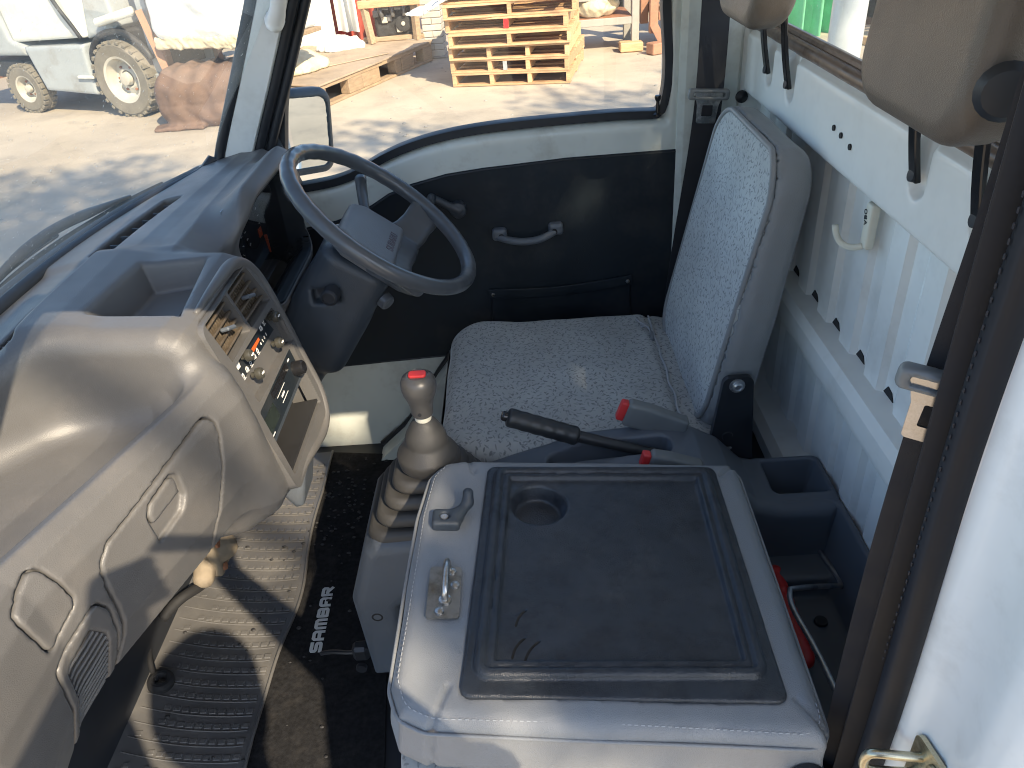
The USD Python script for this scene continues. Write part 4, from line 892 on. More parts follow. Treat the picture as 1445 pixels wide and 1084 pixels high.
part(lk, 'loop', tube(smoothpath([tp(-.132, .392, .001), tp(-.132, .388, .017), tp(-.132, .376, .024), tp(-.132, .352, .025), tp(-.132, .338, .020), tp(-.132, .335, .001)], 30), .0047, 12), 'steel', smooth=True)
part(lk, 'collar', lathe([(0, 0), (.0085, 0), (.0078, .004), (.005, .005), (0, .005)], tp(-.132, .335, .003), TN, 18), 'steel')
for x_, y_ in ((-.126, .383), (-.121, .360), (-.138, .318)): part(lk, 'screw', lathe([(0, 0), (.0062, 0), (.0056, .003), (.003, .0042), (0, .0044)], tp(x_, y_, .003), TN, 14), 'steel')
part(ps, 'hinge_cap', lathe([(0, 0), (.022, 0), (.021, .008), (.015, .012), (.014, .009), (0, .009)], (.268, .148, .420), (0, -1, .15), 24), 'black_rubber')
def f_pc(p):
    x, y, z = V_(p)
    d2 = rbox(np.stack([x, y, 0 * x], 1), (.045, .375, 0), (.240, .235, 1), .08)
    return extr(d2, z - .350, .066, .034)
part(ps, 'cushion', nets(lambda p: np.maximum(f_pc(p), .375 - p[:, 2]), (-.24, .10, .26), (.40, .64, .44), .006), 'fabric_flat', smooth=True)
part(ps, 'cushion_side', nets(lambda p: np.maximum(f_pc(p) + .001, p[:, 2] - .376), (-.24, .10, .26), (.40, .64, .44), .006), 'gusset_vinyl', smooth=True)

# ================================================================== centre console: gear lever, hand brake, pockets
cc = thing('centre_console', 'dark grey plastic console between the seats with two open storage bins at its back', 'console', (.05, .67, .0))
def f_house(p):
    x, y, z = V_(p)
    d = extr(poly2(x, z, [(-.335, .06), (-.340, .26), (-.300, .375), (-.280, .392), (-.10, .40), (-.06, .38), (-.06, .30), (-.205, .29), (-.258, .24), (-.272, .06)]), y - .675, .105, .022)
    return d
part(cc, 'lever_housing', nets(f_house, (-.37, .54, .03), (-.03, .80, .43), .005), 'console_plastic', smooth=True)
part(cc, 'housing_screw', lathe([(0, 0), (.010, 0), (.010, .0005), (.007, .001), (.006, -.002), (0, -.002)], (-.300, .5705, .225), (0, -1, 0), 18), 'insole_dark')
part(cc, 'tunnel_carpet', box((-.262, .595, -.004), (.10, .770, .275), .02), 'carpet_grey')
part(cc, 'cable_clip', [box((-.365, .575, .10), (-.335, .60, .135), .006), tube(smoothpath([(-.43, .60, .10), (-.40, .59, .115), (-.36, .585, .118), (-.34, .59, .12)], 16), .004, 8), cyl((-.352, .575, .09), (-.352, .568, .09), .010)], 'black_rubber', kind='stuff')
def f_tun(p):
    x, y, z = V_(p)
    d = extr(poly2(x, z, [(-.10, .05), (-.10, .40), (.02, .435), (.06, .452), (.20, .462), (.265, .452), (.31, .425), (.355, .375), (.40, .362), (.495, .362), (.495, .05)]), y - .700, .072, .022)
    d = cut(d, extr(rbox(np.stack([x, y, 0 * x], 1), (.115, .705, 0), (.105, .022, 1), .015), z - .46, .050, .004), .006)
    d = smin(d, rbox(p, (.437, .713, .25), (.060, .058, .115), .016), .012)
    d = cut(d, extr(rbox(np.stack([x, y, 0 * x], 1), (.440, .713, 0), (.048 , .044, 1), .010) + .15 * (.36 - z), z - .36, .10, .006), .006)
    return d
part(cc, 'tunnel_cover', nets(f_tun, (-.13, .60, .03), (.55, .80, .49), .0048), 'console_plastic', smooth=True)
def f_bin(p):
    x, y, z = V_(p)
    o = extr(rbox(np.stack([x, y, 0 * x], 1), (.400, .405, 0), (.097, .250, 1), .022), z - .265, .098, .010)
    o = smin(o, extr(rbox(np.stack([x, y, 0 * x], 1), (.400, .405, 0), (.099, .252, 1), .024), z - .357, .0055, .004), .004)
    c = extr(rbox(np.stack([x, y, 0 * x], 1), (.400, .405, 0), (.088, .241, 1), .018) + .10 * (.36 - z), z - .36, .150, .012)
    d = cut(o, c, .005)
    return smin(d, rbox(p, (.400, .61, .225), (.09, .035, .03), .008), .01)
part(cc, 'storage_bin', nets(f_bin, (.28, .13, .15), (.54, .68, .38), .0048), 'console_plastic', smooth=True)
part(cc, 'bin_bolt', lathe([(0, 0), (.011, 0), (.010, .004), (.005, .005), (0, .004)], (.442, .52, .2115), (0, 0, 1), 16), 'black_rubber')

gl_ = thing('gear_lever', 'floor gear lever with grey knob and ribbed rubber gaiter', 'gear lever', (-.19, .67, .40))
lev = []
for k in range(5):
    z0 = .386 + k * .024; hx = .103 - .0135 * k; hy = .092 - .012 * k; cx = -.190 + .002 * k
    part(gl_, 'gaiter_fold', nets(lambda p: extr(rbox(np.stack([p[:, 0], p[:, 1], 0 * p[:, 0]], 1), (cx, .672, 0), (hx, hy, 1), .035) + .30 * np.abs(p[:, 2] - z0 - .004), p[:, 2] - z0 - .006, .0125, .008), (cx - .13, .55, z0 - .03), (cx + .13, .79, z0 + .04), .004), 'boot_rubber', smooth=True)
part(gl_, 'gaiter_top', nets(lambda p: smin(seg(p, (-.185, .672, .500), (-.184, .672, .522), .050, .034), seg(p, (-.184, .672, .53), (-.183, .671, .552), .020, .0185), .022), (-.27, .58, .43), (-.10, .76, .59), .0038), 'boot_rubber', smooth=True)
part(gl_, 'shaft', cyl((-.184, .671, .55), (-.182, .669, .60), .0075), 'rust_steel')
part(gl_, 'collar', lathe([(0, 0), (.0125, 0), (.0135, .004), (.0135, .012), (.0125, .016), (0, .016)], (-.1825, .670, .566), (.02, -.02, 1), 24), 'beige_plastic')
KP = [(0, 0), (.0165, 0), (.0175, .003), (.0185, .018), (.0215, .030), (.0262, .042), (.0280, .052), (.0275, .061), (.0245, .068), (.018, .0725), (.0165, .0735), (.0160, .0725), (0, .0725)]
kb = part(gl_, 'knob', lathe(KP, (-.182, .669, .578), (.02, -.02, 1), 40), 'knob_grey', smooth=40)
part(kb, 'button', nets(lambda p: extr(rbox((p - np.array([-.1805, .6675, 0])) * [1, 1, 0], (0, 0, 0), (.0135, .0085, 1), .005), p[:, 2] - .6515, .0028, .0018), (-.205, .65, .64), (-.155, .69, .66), .0016), 'red_plastic', smooth=True)
part(kb, 'print', [box((-.1845, .6645, .6536), (-.1775, .6665, .6542)), box((-.1845, .6685, .6536), (-.1775, .6705, .6542)), box((-.1825, .6645, .6536), (-.1803, .6705, .6541))], 'print_white', kind='stuff')
part(kb, 'screw', lathe([(0, 0), (.003, 0), (.003, .001), (0, .001)], (-.1835, .6505, .588), (0, -1, 0), 10), 'black_rubber')

hbk = thing('hand_brake', 'black hand brake lever pulled up between the seats', 'hand brake', (.10, .70, .45))
H0, H1, H2 = np.array([-.052, .705, .535]), np.array([.063, .704, .486]), np.array([.19, .704, .440])
hd = (H1 - H0) / np.linalg.norm(H1 - H0)
up_ = np.cross(np.array([0, 1.0, 0]), hd); up_ = up_ if up_[2] > 0 else -up_
t_ = np.linspace(0, 1, 60)
part(hbk, 'grip', tube([H0 + (H1 - H0) * t - up_ * .0 for t in t_], np.r_[.010, .0145, .0160 + .0004 * np.sin(np.linspace(0, 34, 56)), .0150, .0125], 18), 'black_grip', smooth=True)
part(hbk, 'release_button', lathe([(0, 0), (.0085, 0), (.0085, .010), (.0070, .0125), (.0062, .012), (0, .0105)], H0 + hd * .004, -hd, 18), 'black_gloss')
part(hbk, 'lever', tube([H1 - hd * .005, H1 + (H2 - H1) * .5, H2], [.0105, .0095, .0095], 14), 'black_grip', smooth=True)

def buckle(name, label, c, d, up, L=.062):
    b = thing(name, label, 'buckle', c); c = np.array(c, float); d = np.array(d, float); d /= np.linalg.norm(d); up = np.array(up, float); up -= d * np.dot(up, d); up /= np.linalg.norm(up); s = np.cross(d, up)
    f = lambda p: np.stack([(p - c) @ d, (p - c) @ up, (p - c) @ s], 1)
    part(b, 'housing', nets(lambda p: rbox(f(p) * np.stack([np.ones(len(p)), 1 + .35 * np.clip(-f(p)[:, 0] / L, 0, 1.5), np.ones(len(p))], 1), (-.012, 0, 0), (L * .9, .024, .013), .007), c - .11, c + .11, .003), 'buckle_grey', smooth=True)
    part(b, 'release_button', nets(lambda p: rbox(f(p), (L * .79, .0015, 0), (.007, .0185, .0085), .003), c - .11, c + .11, .0024), 'red_plastic', smooth=True)
    part(b, 'stalk', tube(smoothpath([c - d * L * .8, c - d * L * 1.3 - np.array([0, 0, .02]), c - d * L * 1.5 - np.array([0, 0, .10])], 14), .008, 8), 'black_rubber', smooth=True)
buckle('seat_belt_buckle', 'grey belt buckle with red button standing at the cushion edge beside the driver seat hinge', (.190, .755, .478), (-1, .06, .36), (.36, 0, 1))
buckle('seat_belt_buckle', 'belt buckle half hidden behind the far edge of the black tray', (.205, .655, .452), (-1, .02, .25), (.25, 0, 1), .050)

# ================================================================== belts
def belt(name, label, pts, w, nrm, tongue_at, tdir, upd, latch):
    b = thing(name, label, 'seat belt', pts[len(pts) // 2])
    part(b, 'webbing', strip(smoothpath(pts, 60), w, .0022, nrm), 'belt_web', smooth=40)
    c = np.array(tongue_at, float); e = np.array(tdir, float); e /= np.linalg.norm(e); u = np.array(upd, float); u -= e * np.dot(u, e); u /= np.linalg.norm(u); n = np.cross(e, u)
    if np.dot(n, EYE - c) < 0: n = -n
    f = lambda p: np.stack([(p - c) @ e, (p - c) @ u, (p - c) @ n], 1)
    part(b, 'tongue_cover', nets(lambda p: cut(rbox(f(p), (0, 0, 0), (w * .5 + .014, .011, .009), .007), rbox(f(p), (0, .0, .0), (w * .5 + .003, .004, .02), .002), .003), c - .09, c + .09, .003), 'buckle_grey' if latch else 'dark_plastic', smooth=True)
    P = Polygon([(-.024, 0), (.024, 0), (.0175, -.020), (.0155, -.052), (-.0155, -.052), (-.0175, -.020)]).buffer(.004).difference(Polygon([(-.009, -.022), (.009, -.022), (.009, -.040), (-.009, -.040)]).buffer(.002))
    part(b, 'tongue', prism(P, -.001, .0018, (c + n * .003, e, u, n)), 'steel' if latch else 'dull_steel')
    return b
belt('seat_belt', 'black seat belt hanging along the far door pillar behind the driver', [(.405, 1.322, 1.31), (.390, 1.300, 1.05), (.386, 1.295, .87), (.360, 1.300, .60), (.335, 1.300, .33)], .056, (0, -1, 0), (.384, 1.288, .880), (1, 0, -.08), (0, 0, 1), True)
belt('seat_belt', 'brown-black seat belt hanging down the near pillar beside the folded passenger seat', [(.352, .196, 1.31), (.349, .198, 1.05), (.343, .203, .90), (.335, .203, .62), (.331, .190, .30)], .050, (-.55, -.85, 0), (.330, .192, .905), (.85, -.45, -.10), (0, 0, 1), True)
# ================================================================== headrests on stalks
def headrest(name, label, cy, stalks):
    h = thing(name, label, 'headrest', (.41, cy, 1.0))
    def f(p):
        x, y, z = V_(p); xx_ = x - .405 - .10 * (z - 1.12)
        d2 = rbox(np.stack([y, z, 0 * y], 1), (cy, 1.145, 0), (.120, .105, 1), .055)
        return extr(d2, xx_, .036, .026)
    part(h, 'cushion', nets(f, (.32, cy - .16, 1.0), (.50, cy + .16, 1.28), .0055), 'headrest_vinyl', smooth=True)
    for s in stalks:
        a = part(h, 'stalk', strip(smoothpath([(.440, s, 1.10), (.448, s, 1.03), (.455, s, .985), (.466, s, .935)], 20), .019, .007, (1, 0, .1)), 'black_gloss', smooth=40)
        part(a, 'bolt', lathe([(0, 0), (.0085, 0), (.008, .004), (0, .005)], (.463, s, .942), (-1, 0, .15), 14), 'black_rubber')
    return h
headrest('headrest', 'grey-brown vinyl headrest on two black stalks, the far one behind the driver seat', 1.085, (1.187, 1.062))
h2 = headrest('headrest', 'large grey-brown vinyl headrest nearest the camera at the top right corner', .445, (.575, .43))
part(h2, 'side_knob', lathe([(0, 0), (.022, 0), (.024, .008), (.018, .016), (0, .018)], (.392, .322, 1.10), (-.5, -1, 0), 20), 'black_rubber')

# ---- hook on the ribbed wall
ch = thing('wall_hook', 'cream plastic hook screwed to the ribbed rear wall', 'hook', (.49, .72, .81))
part(ch, 'plate', nets(lambda p: rbox(p, (.488, .712, .822), (.007, .011, .034), .005), (.46, .68, .77), (.51, .74, .87), .0028), 'beige_plastic', smooth=True)
part(ch, 'hook', tube(smoothpath([(.484, .712, .792), (.474, .722, .786), (.462, .738, .787), (.455, .745, .800), (.453, .747, .812)], 20), .0048, 10), 'beige_plastic', smooth=True)
m = meshkit.text_mesh('ABO', .008, .0006, bold=True); T = np.eye(4); T[:3, 0], T[:3, 1], T[:3, 2], T[:3, 3] = (0, .3, .95), (0, -.95, .3), (-1, 0, 0), (.4810, .716, .822); m.apply_transform(T)
part(ch, 'print', m, 'black_vinyl')

# ---- things lying in the storage bin
wr = np.array([(.470, .645, .262), (.474, .60, .262), (.477, .552, .266), (.473, .543, .269), (.455, .536, .278), (.385, .500, .320), (.368, .491, .329), (.363, .478, .331), (.366, .40, .332), (.374, .28, .332), (.380, .18, .330)])
single('bent_rod', tube(np.vstack([smoothpath(wr[:4], 14), smoothpath(wr[3:7], 16)[1:], smoothpath(wr[6:], 20)[1:]]), .0042, 10), 'wire_steel', 'bent galvanised steel rod lying in the rear storage bin', 'rod', smooth=True)
single('red_tool_handle', nets(lambda p: smin(seg(p, (.386, .60, .240), (.384, .43, .240), .016, .014), seg(p, (.386, .60, .24), (.388, .615, .24), .013), .01) + .0008 * np.sin(p[:, 1] * 300), (.33, .38, .21), (.43, .66, .29), .0035), 'red_plastic', 'red plastic tool handle in the storage bin beside the bent steel rod', 'tool', smooth=True)

# ================================================================== mats
fm = thing('rubber_mat', 'grey ribbed rubber floor mat in front of the seats', 'floor mat', (-.65, .75, 0))
right = smoothpath([(-.553, .16), (-.553, .44), (-.550, .70), (-.540, .86), (-.552, .95), (-.560, 1.10), (-.562, 1.25), (-.565, 1.335)], 60)
left = np.stack([np.full(60, -.855), np.linspace(.16, 1.335, 60)], 1)
def mz(x, y): return .004 + .006 * np.clip((-.70 - x) / .1, 0, 1) + .004 * np.exp(-((x + .55) / .03) ** 2) * np.sin(y * 16) ** 2
nx = 26; V = []
for i in range(60):
    for k in range(nx):
        t = k / (nx - 1); x_, y_ = left[i] * (1 - t) + right[i] * t; V.append((x_, y_, mz(x_, y_)))
V = np.array(V); I, J = np.meshgrid(np.arange(59), np.arange(nx - 1), indexing='ij'); a = (I * nx + J).ravel(); q = np.stack([a, a + 1, a + nx + 1, a + nx], 1)
mt = trimesh.Trimesh(V, np.vstack([q[:, [0, 1, 2]], q[:, [0, 2, 3]]]), process=False)
bot = mt.copy(); bot.vertices[:, 2] -= .004; bot.invert()
part(fm, 'sheet', [mt, bot], 'mat_rubber', smooth=True)
rng = random.Random(4); bl_ = []; ln_ = []
for r in range(37):
    y0 = .19 + r * .0302
    cur = lambda x: y0 + .022 * ((x + .56) / .2) ** 2
    xr = float(np.interp(y0, right[:, 1], right[:, 0])) - .014
    x_ = xr
    k = 0
    while x_ > -.79:
        if k < 10 or rng.random() < .35:
            w_, h_ = .0135, .0105; yc = cur(x_ - w_ / 2)
            if k < 10 or k % 5 < 2: bl_.append(box((x_ - w_, yc - h_ / 2, mz(x_, yc) - .002), (x_, yc + h_ / 2, mz(x_, yc) + .0022), .0012))
        x_ -= .0180; k += 1
    X = np.linspace(xr, -.79, 14)
    for dy in (-.0098, .0098): ln_.append(tube([(x_, cur(x_) + dy, mz(x_, cur(x_) + dy) + .0006) for x_ in X], .0013, 4))
part(fm, 'raised_block', bl_, 'mat_rubber', smooth=False, kind='stuff')
part(fm, 'raised_line', ln_[::2], 'mat_rubber', smooth=False, kind='stuff')
part(fm, 'edge_bead', tube([(x_, y_, mz(x_, y_) + .002) for x_, y_ in right], .0035, 6), 'mat_rubber', smooth=True)
cm_ = thing('carpet_mat', 'black carpet mat with white lettering between the rubber mat and the seats', 'floor mat', (-.45, .8, 0))
cp = [(-.60, .16), (-.30, .16), (-.315, .42), (-.33, .56), (-.345, .70), (-.36, .82), (-.33, .95), (-.30, 1.10), (-.33, 1.22), (-.40, 1.30), (-.60, 1.33)]
part(cm_, 'carpet', prism(Polygon(cp).buffer(.01), -.003, .0025), 'carpet')
W_ = 1.0
GL = {'S': [[(1, 1), (.15, 1), (0, .9), (0, .6), (.15, .5), (.85, .5), (1, .4), (1, .1), (.85, 0), (0, 0)]], 'A': [[(0, 0), (0, .85), (.15, 1), (.85, 1), (1, .85), (1, 0)], [(0, .4), (1, .4)]], 'M': [[(0, 0), (0, .85), (.15, 1), (.95, 1), (1.1, .85), (1.1, 0)], [(.55, 1), (.55, 0)]],
      'B': [[(.15, .5), (.85, .5), (1, .62), (1, .88), (.85, 1), (0, 1), (0, 0), (.85, 0), (1, .12), (1, .38), (.85, .5)]], 'R': [[(0, 0), (0, 1), (.85, 1), (1, .88), (1, .58), (.85, .46), (.1, .46)], [(.45, .46), (1, 0)]]}
ms_, x0_ = [], 0.0
from shapely import union_all as uall
for ch_ in 'SAMBAR':
    P_s = uall([LineString([(x0_ + a_ * .0195, b_ * .0165) for a_, b_ in s_]).buffer(.0031, cap_style=3, join_style=1) for s_ in GL[ch_]]); ms_.append(prism(P_s, 0, .0008)); x0_ += .0195 * (1.1 if ch_ == 'M' else 1) + .0098
m = trimesh.util.concatenate(ms_); m.apply_translation(-m.bounds.mean(0)); m.apply_scale([.172 / m.extents[0], 1.12, 1])
T = np.eye(4); T[:3, 0], T[:3, 1], T[:3, 2], T[:3, 3] = (-.03, 1, 0), (-1, -.03, 0), (0, 0, 1), (-.481, .765, .0034); m.apply_transform(T)
part(cm_, 'lettering', m, 'letter_white')
# pale metal elbow of the heater pipe under the dash
nz_ = lambda q: meshkit.fbm(q, 3, 2) - .5
hpz = thing('heater_pipe', 'dusty beige metal pipe elbow below the glovebox', 'pipe', (-.74, .85, .1))
part(hpz, 'elbow', nets(lambda p: smin(seg(p, (-.735, .83, .075), (-.735, .90, .10), .022, .030), seg(p, (-.735, .93, .13), (-.80, .97, .19), .034, .04), .02) + .004 * nz_(p * 50), (-.86, .74, .0), (-.66, 1.02, .26), .005), 'beige_metal', smooth=True)
part(hpz, 'flange', nets(lambda p: smin(rbox(p, (-.712, .895, .105), (.012, .050, .048), .008), seg(p, (-.72, .89, .105), (-.70, .885, .11), .030), .008) + .004 * nz_(p * 60), (-.77, .82, .03), (-.66, .98, .19), .0035), 'beige_metal', smooth=True)
for dy, dz in ((-.034, -.03), (.034, .03), (-.03, .032)): part(hpz, 'bolt', lathe([(0, 0), (.009, 0), (.009, .005), (0, .006)], (-.700, .895 + dy, .105 + dz), (1, 0, .1), 6), 'rust_steel')
part(hpz, 'hose', tube(smoothpath([(-.80, .75, .05), (-.765, .775, .075), (-.745, .82, .06), (-.76, .87, .03)], 24), .011, 12), 'insole_dark', smooth=True)
dk = thing('cable_grommet', 'black rubber grommet and wiring on the floor under the dash', 'grommet', (-.745, .61, .02))
part(dk, 'grommet', lathe([(.010, 0), (.025, 0), (.025, .009), (.019, .015), (.013, .015), (.010, .009), (.010, 0)], (-.768, .62, .012), (.2, 0, 1), 24), 'insole_dark')
part(dk, 'wire', tube(smoothpath([(-.775, .62, .02), (-.80, .66, .03), (-.82, .72, .03)], 24), .005, 8), 'insole_dark', smooth=True)
# ================================================================== the yard outside
rng = random.Random(11); nr = np.random.default_rng(5)
def nz(p, s, seed=0): return meshkit.fbm(np.asarray(p) * s, 3, seed) - .5
# ---- pallets
def make_pallet(name, label, L, W, nst, nb, loc, rot, group):
    t = thing(name, label, 'pallet', loc, group, rotz=rot)
    H = .135; b_ = .019
    for k in range(nst):
        x_ = -L / 2 + .022 + k * (L - .044) / (nst - 1)
        part(t, 'stringer', box((x_ - .022, -W / 2 + .003, b_ + .0006), (x_ + .022, W / 2 - .003, H - b_ - .0006), .003), 'wood_light', smooth=False)
    for k in range(nb):
        w_ = .098 if k not in (0, nb - 1) else .14; y_ = -W / 2 + .07 + k * (W - .14) / (nb - 1)
        part(t, 'top_board', box((-L / 2 - .002 * rng.random(), y_ - w_ / 2, H - b_), (L / 2 + .003 * rng.random(), y_ + w_ / 2, H + .001 * rng.random()), .002), 'wood_light', smooth=False)
    for k in range(3):
        y_ = -W / 2 + .06 + k * (W - .12) / 2
        part(t, 'bottom_board', box((-L / 2, y_ - .055, 0), (L / 2, y_ + .055, b_), .002), 'wood_light', smooth=False)
    return t
stack = [(0, 0, -11.5, 4, 7), (.0, .0, -12.5, 4, 7), (-.02, -.01, -10.5, 4, 7), (-.02, -.06, -8.5, 3, 7), (-.03, .02, -10.0, 3, 7), (-.06, .03, -3.0, 3, 6), (-.04, .02, -13.5, 3, 7)]
names_ = ['bottom pallet of the tall stack, resting on the yard', 'second pallet from the ground in the tall stack, with a blue-grey painted block', 'third pallet from the ground in the tall stack, narrow openings', 'fourth pallet of the tall stack, wide openings and pushed forward', 'fifth pallet of the tall stack, with a red painted block', 'sixth pallet of the tall stack, twisted to the left and overhanging', 'top pallet of the tall stack, partly out of the picture']
c0 = np.array([.065, 9.15])
src = {}
for k, (dx, dy, rot, nst, nb) in enumerate(stack):
    lc = (c0[0] + dx, c0[1] + dy, GZ + .006 + k * .1375)
    src_ = make_pallet('pallet', names_[k], 1.31 if k != 5 else 1.40, 1.30, nst, nb, lc, rot, 'wooden pallets stacked in the yard')
    if k == 1: part(src_, 'painted_block', box((-.06, -.6485, .022), (-.015, -.6445, .112)), 'lift_grey')
    if k == 4: part(src_, 'painted_block', box((-.02, -.6485, .022), (.035, -.6445, .112)), 'red_plastic')
def f_sheet(p):
    x, y, z = V_(p); q = p - np.array([-.35, 8.95, 0]); r = -11
    top = GZ + .98 - .22 * np.clip((-.45 - x) / .5, 0, 1) - .10 * np.clip((8.62 - y) / .2, 0, 1.5)
    return np.maximum(np.abs(z - top - .05 * nz(p, 4)) - .014, extr(poly2(x, y, [(-1.15, 8.75), (-.10, 8.48), (.1, 9.4), (-.9, 9.6)]), z * 0, 1, .01))
single('tarpaulin', nets(f_sheet, (-1.3, 8.3, -.1), (.3, 9.8, .7), .025), 'cloth_white', 'white tarpaulin lying over the top of the pallet stack', 'tarpaulin', smooth=True)

# ---- low loading deck of pallets and plywood
dk_ = thing('loading_deck', 'low timber loading deck with worn plywood top beside the pallet stack', 'platform', (-2.06, 8.12, GZ), rotz=65.6)
part(dk_, 'plywood_sheet', box((-.02, -.02, .225), (1.22, 2.44, .243), .003), 'plywood', smooth=False)
part(dk_, 'plywood_sheet', box((1.226, -.01, .224), (2.46, 2.43, .241), .003), 'plywood', smooth=False)
part(dk_, 'edge_board', box((-.01, -.004, .185), (2.42, .016, .222), .003), 'wood_grey', smooth=False)
for x0, x1 in ((0, .10), (.52, .80), (.806, 1.16), (1.52, 1.64), (1.66, 1.95), (2.2, 2.42)): part(dk_, 'block', box((x0, .0, .032), (x1, .12, .184), .004), 'wood_grey', smooth=False)
part(dk_, 'runner', box((-.01, -.006, .004), (2.42, .11, .030), .003), 'wood_grey', smooth=False)
for y_ in (.8, 1.6, 2.35): part(dk_, 'joist', box((-.01, y_, .004), (2.42, y_ + .1, .22), .003), 'wood_grey', smooth=False)
for k in range(16): part(dk_, 'end_board', box((-.022, .16 + k * .14, .03), (-.006, .27 + k * .14, .215), .003), 'wood_grey', smooth=False)
single('plywood_offcut', turn(box((-.55, -.35, 0), (.55, .35, .012), .002), (0, 0, 1), 40, (0, 0, 0)).apply_translation((-2.15, 9.5, GZ + .247)), 'plywood', 'loose plywood sheet lying on the loading deck', 'board', smooth=False)

def lump(c, r, amp, s, seed, flat=None):
    c = np.array(c, float); r = np.array(r, float)
    def f(p):
        q = (p - c) / r; d = (np.linalg.norm(q, axis=1) - 1) * r.min()
        d = d + amp * nz(p, s, seed) + amp * .4 * nz(p, s * 2.7, seed + 9)
        return np.maximum(d, (flat if flat is not None else -9) - p[:, 2])
    return f
single('cloth_heap', nets(lump((-2.75, 9.15, GZ + .25), (.62, .55, .20), .10, 3.2, 1, GZ + .245), (-3.5, 8.4, GZ + .2), (-2.0, 9.8, GZ + .6), .02), 'cloth_cream', 'crumpled cream cloth heaped on the left of the loading deck', 'cloth', smooth=True)
single('cloth_heap', nets(lump((-2.20, 10.25, GZ + .25), (.30, .26, .13), .08, 5, 2, GZ + .245), (-2.7, 9.8, GZ + .2), (-1.7, 10.7, GZ + .6), .016), 'cloth_white', 'small white rags bunched on the loading deck beside the cream heap', 'cloth', smooth=True)
def drape(a, b, z0, z1, n, amp, seed, t=.012):
    a, b = np.array(a, float), np.array(b, float); N = 90; Z = np.linspace(z0, z1, 18); d = (b - a); L = np.linalg.norm(d); d /= L; nn = np.array([-d[1], d[0]])
    s = np.linspace(0, L, N); V = []
    for iz, z in enumerate(Z):
        k = 1 - (z - z0) / (z1 - z0)
        off = amp * (.5 + k) * np.sin(s / L * n * 2 * np.pi + 1.5 * np.sin(s * 3 + seed) + .6 * k * math.sin(seed)) + .05 * k
        V.append(np.c_[a + d * s[:, None] + nn * off[:, None], np.full(N, z) + .03 * np.sin(s * 5 + seed) * (k > .9)])
    V = np.array(V); n1, n2 = V.shape[:2]; I, J = np.meshgrid(np.arange(n1 - 1), np.arange(n2 - 1), indexing='ij'); q_ = (I * n2 + J).ravel(); q_ = np.stack([q_, q_ + 1, q_ + n2 + 1, q_ + n2], 1)
    f = np.vstack([q_[:, [0, 1, 2]], q_[:, [0, 2, 3]]]); A = V.reshape(-1, 3); B = A + np.array([nn[0], nn[1], 0]) * t
    return trimesh.Trimesh(np.vstack([A, B]), np.vstack([f[:, ::-1], f + len(A)]), process=False)
single('hanging_cloth', drape((-3.3, 10.25), (-2.35, 10.75), GZ + .27, GZ + 1.9, 5, .06, 1), 'cloth_white', 'white sheet hanging in folds behind the loading deck', 'cloth', smooth=True)
single('hanging_cloth', drape((-2.55, 10.95), (-1.85, 11.1), GZ + .02, GZ + 1.9, 4, .06, 2), 'cloth_red', 'red sheet hanging between the white sheet and the timber post', 'cloth', smooth=True)
single('hanging_cloth', drape((-2.30, 10.78), (-2.04, 10.86), GZ + .36, GZ + 1.9, 2, .04, 3), 'cloth_white', 'narrow white sheet hanging in front of the red sheet by the post', 'cloth', smooth=True)
# timber stand with an engine
def engine(name, label, c, s, rotz, mats=('engine_metal', 'engine_dark'), seed=0):
    e = thing(name, label, 'engine', c, rotz=rotz); g_ = random.Random(seed)
    part(e, 'block', nets(lambda p: rbox(p, (0, 0, .24 * s), (.30 * s, .20 * s, .20 * s), .04 * s) + .02 * nz(p, 9 / s, seed), np.array((-.4, -.3, 0)) * s, np.array((.4, .3, .5)) * s, .018 * s), mats[1], smooth=True)
    part(e, 'cylinder_head', box(np.array((-.27, -.15, .45)) * s, np.array((.27, .15, .56)) * s, .02 * s), mats[0])
    part(e, 'sump', box(np.array((-.25, -.14, .0)) * s, np.array((.25, .14, .06)) * s, .02 * s), mats[0])
    for k in range(3): part(e, 'manifold_pipe', tube(smoothpath(np.array([(-.2 + .18 * k, -.17, .48), (-.2 + .18 * k, -.27, .44), (-.17 + .16 * k, -.28, .33)]) * s, 10), .032 * s, 8), mats[0], smooth=True)
    pl_ = part(e, 'pulley', lathe(np.array([(0, 0), (.03, 0), (.03, .02), (.10, .012), (.11, 0), (.115, .02), (.105, .03), (.115, .045), (.10, .05), (0, .05)]) * s, np.array((.12, -.205, .22)) * s, (0, -1, 0), 28), 'engine_dark')
    part(pl_, 'boss', lathe(np.array([(0, 0), (.03, 0), (.028, .02), (0, .022)]) * s, np.array((.12, -.256, .22)) * s, (0, -1, 0), 14), 'rim_cream')
    for k in range(4):
        a_ = np.array((g_.uniform(-.28, .25), -.20, g_.uniform(.12, .42))); part(e, 'fitting', box((a_ - .04) * s, (a_ + np.array((.05, .03, .05))) * s, .008 * s), ('rim_cream', mats[0])[k % 2])
    return e
engine('engine', 'dark greasy engine with a round pulley standing on the timber deck', (-1.53, 10.72, GZ + .25), .86, 6, seed=3)
pst = thing('timber_stand', 'weathered timber stand framing the engine on the deck', 'frame', (-1.55, 10.4, GZ))
for a_, b_ in (((-1.82, 10.40), (-1.93, 10.45)), ((-1.24, 10.46), (-1.22, 10.47))):
    part(pst, 'post', tube([(a_[0], a_[1], GZ + .246), (b_[0], b_[1], GZ + 1.35)], .052, 4, cap=True), 'wood_grey', smooth=False)
part(pst, 'beam', box((-1.93, 10.36, GZ + .66), (-1.15, 10.40, GZ + .75), .006), 'wood_light', smooth=False)
part(pst, 'sill', box((-1.95, 10.50, GZ + .245), (-1.15, 10.60, GZ + .30), .006), 'wood_grey', smooth=False)
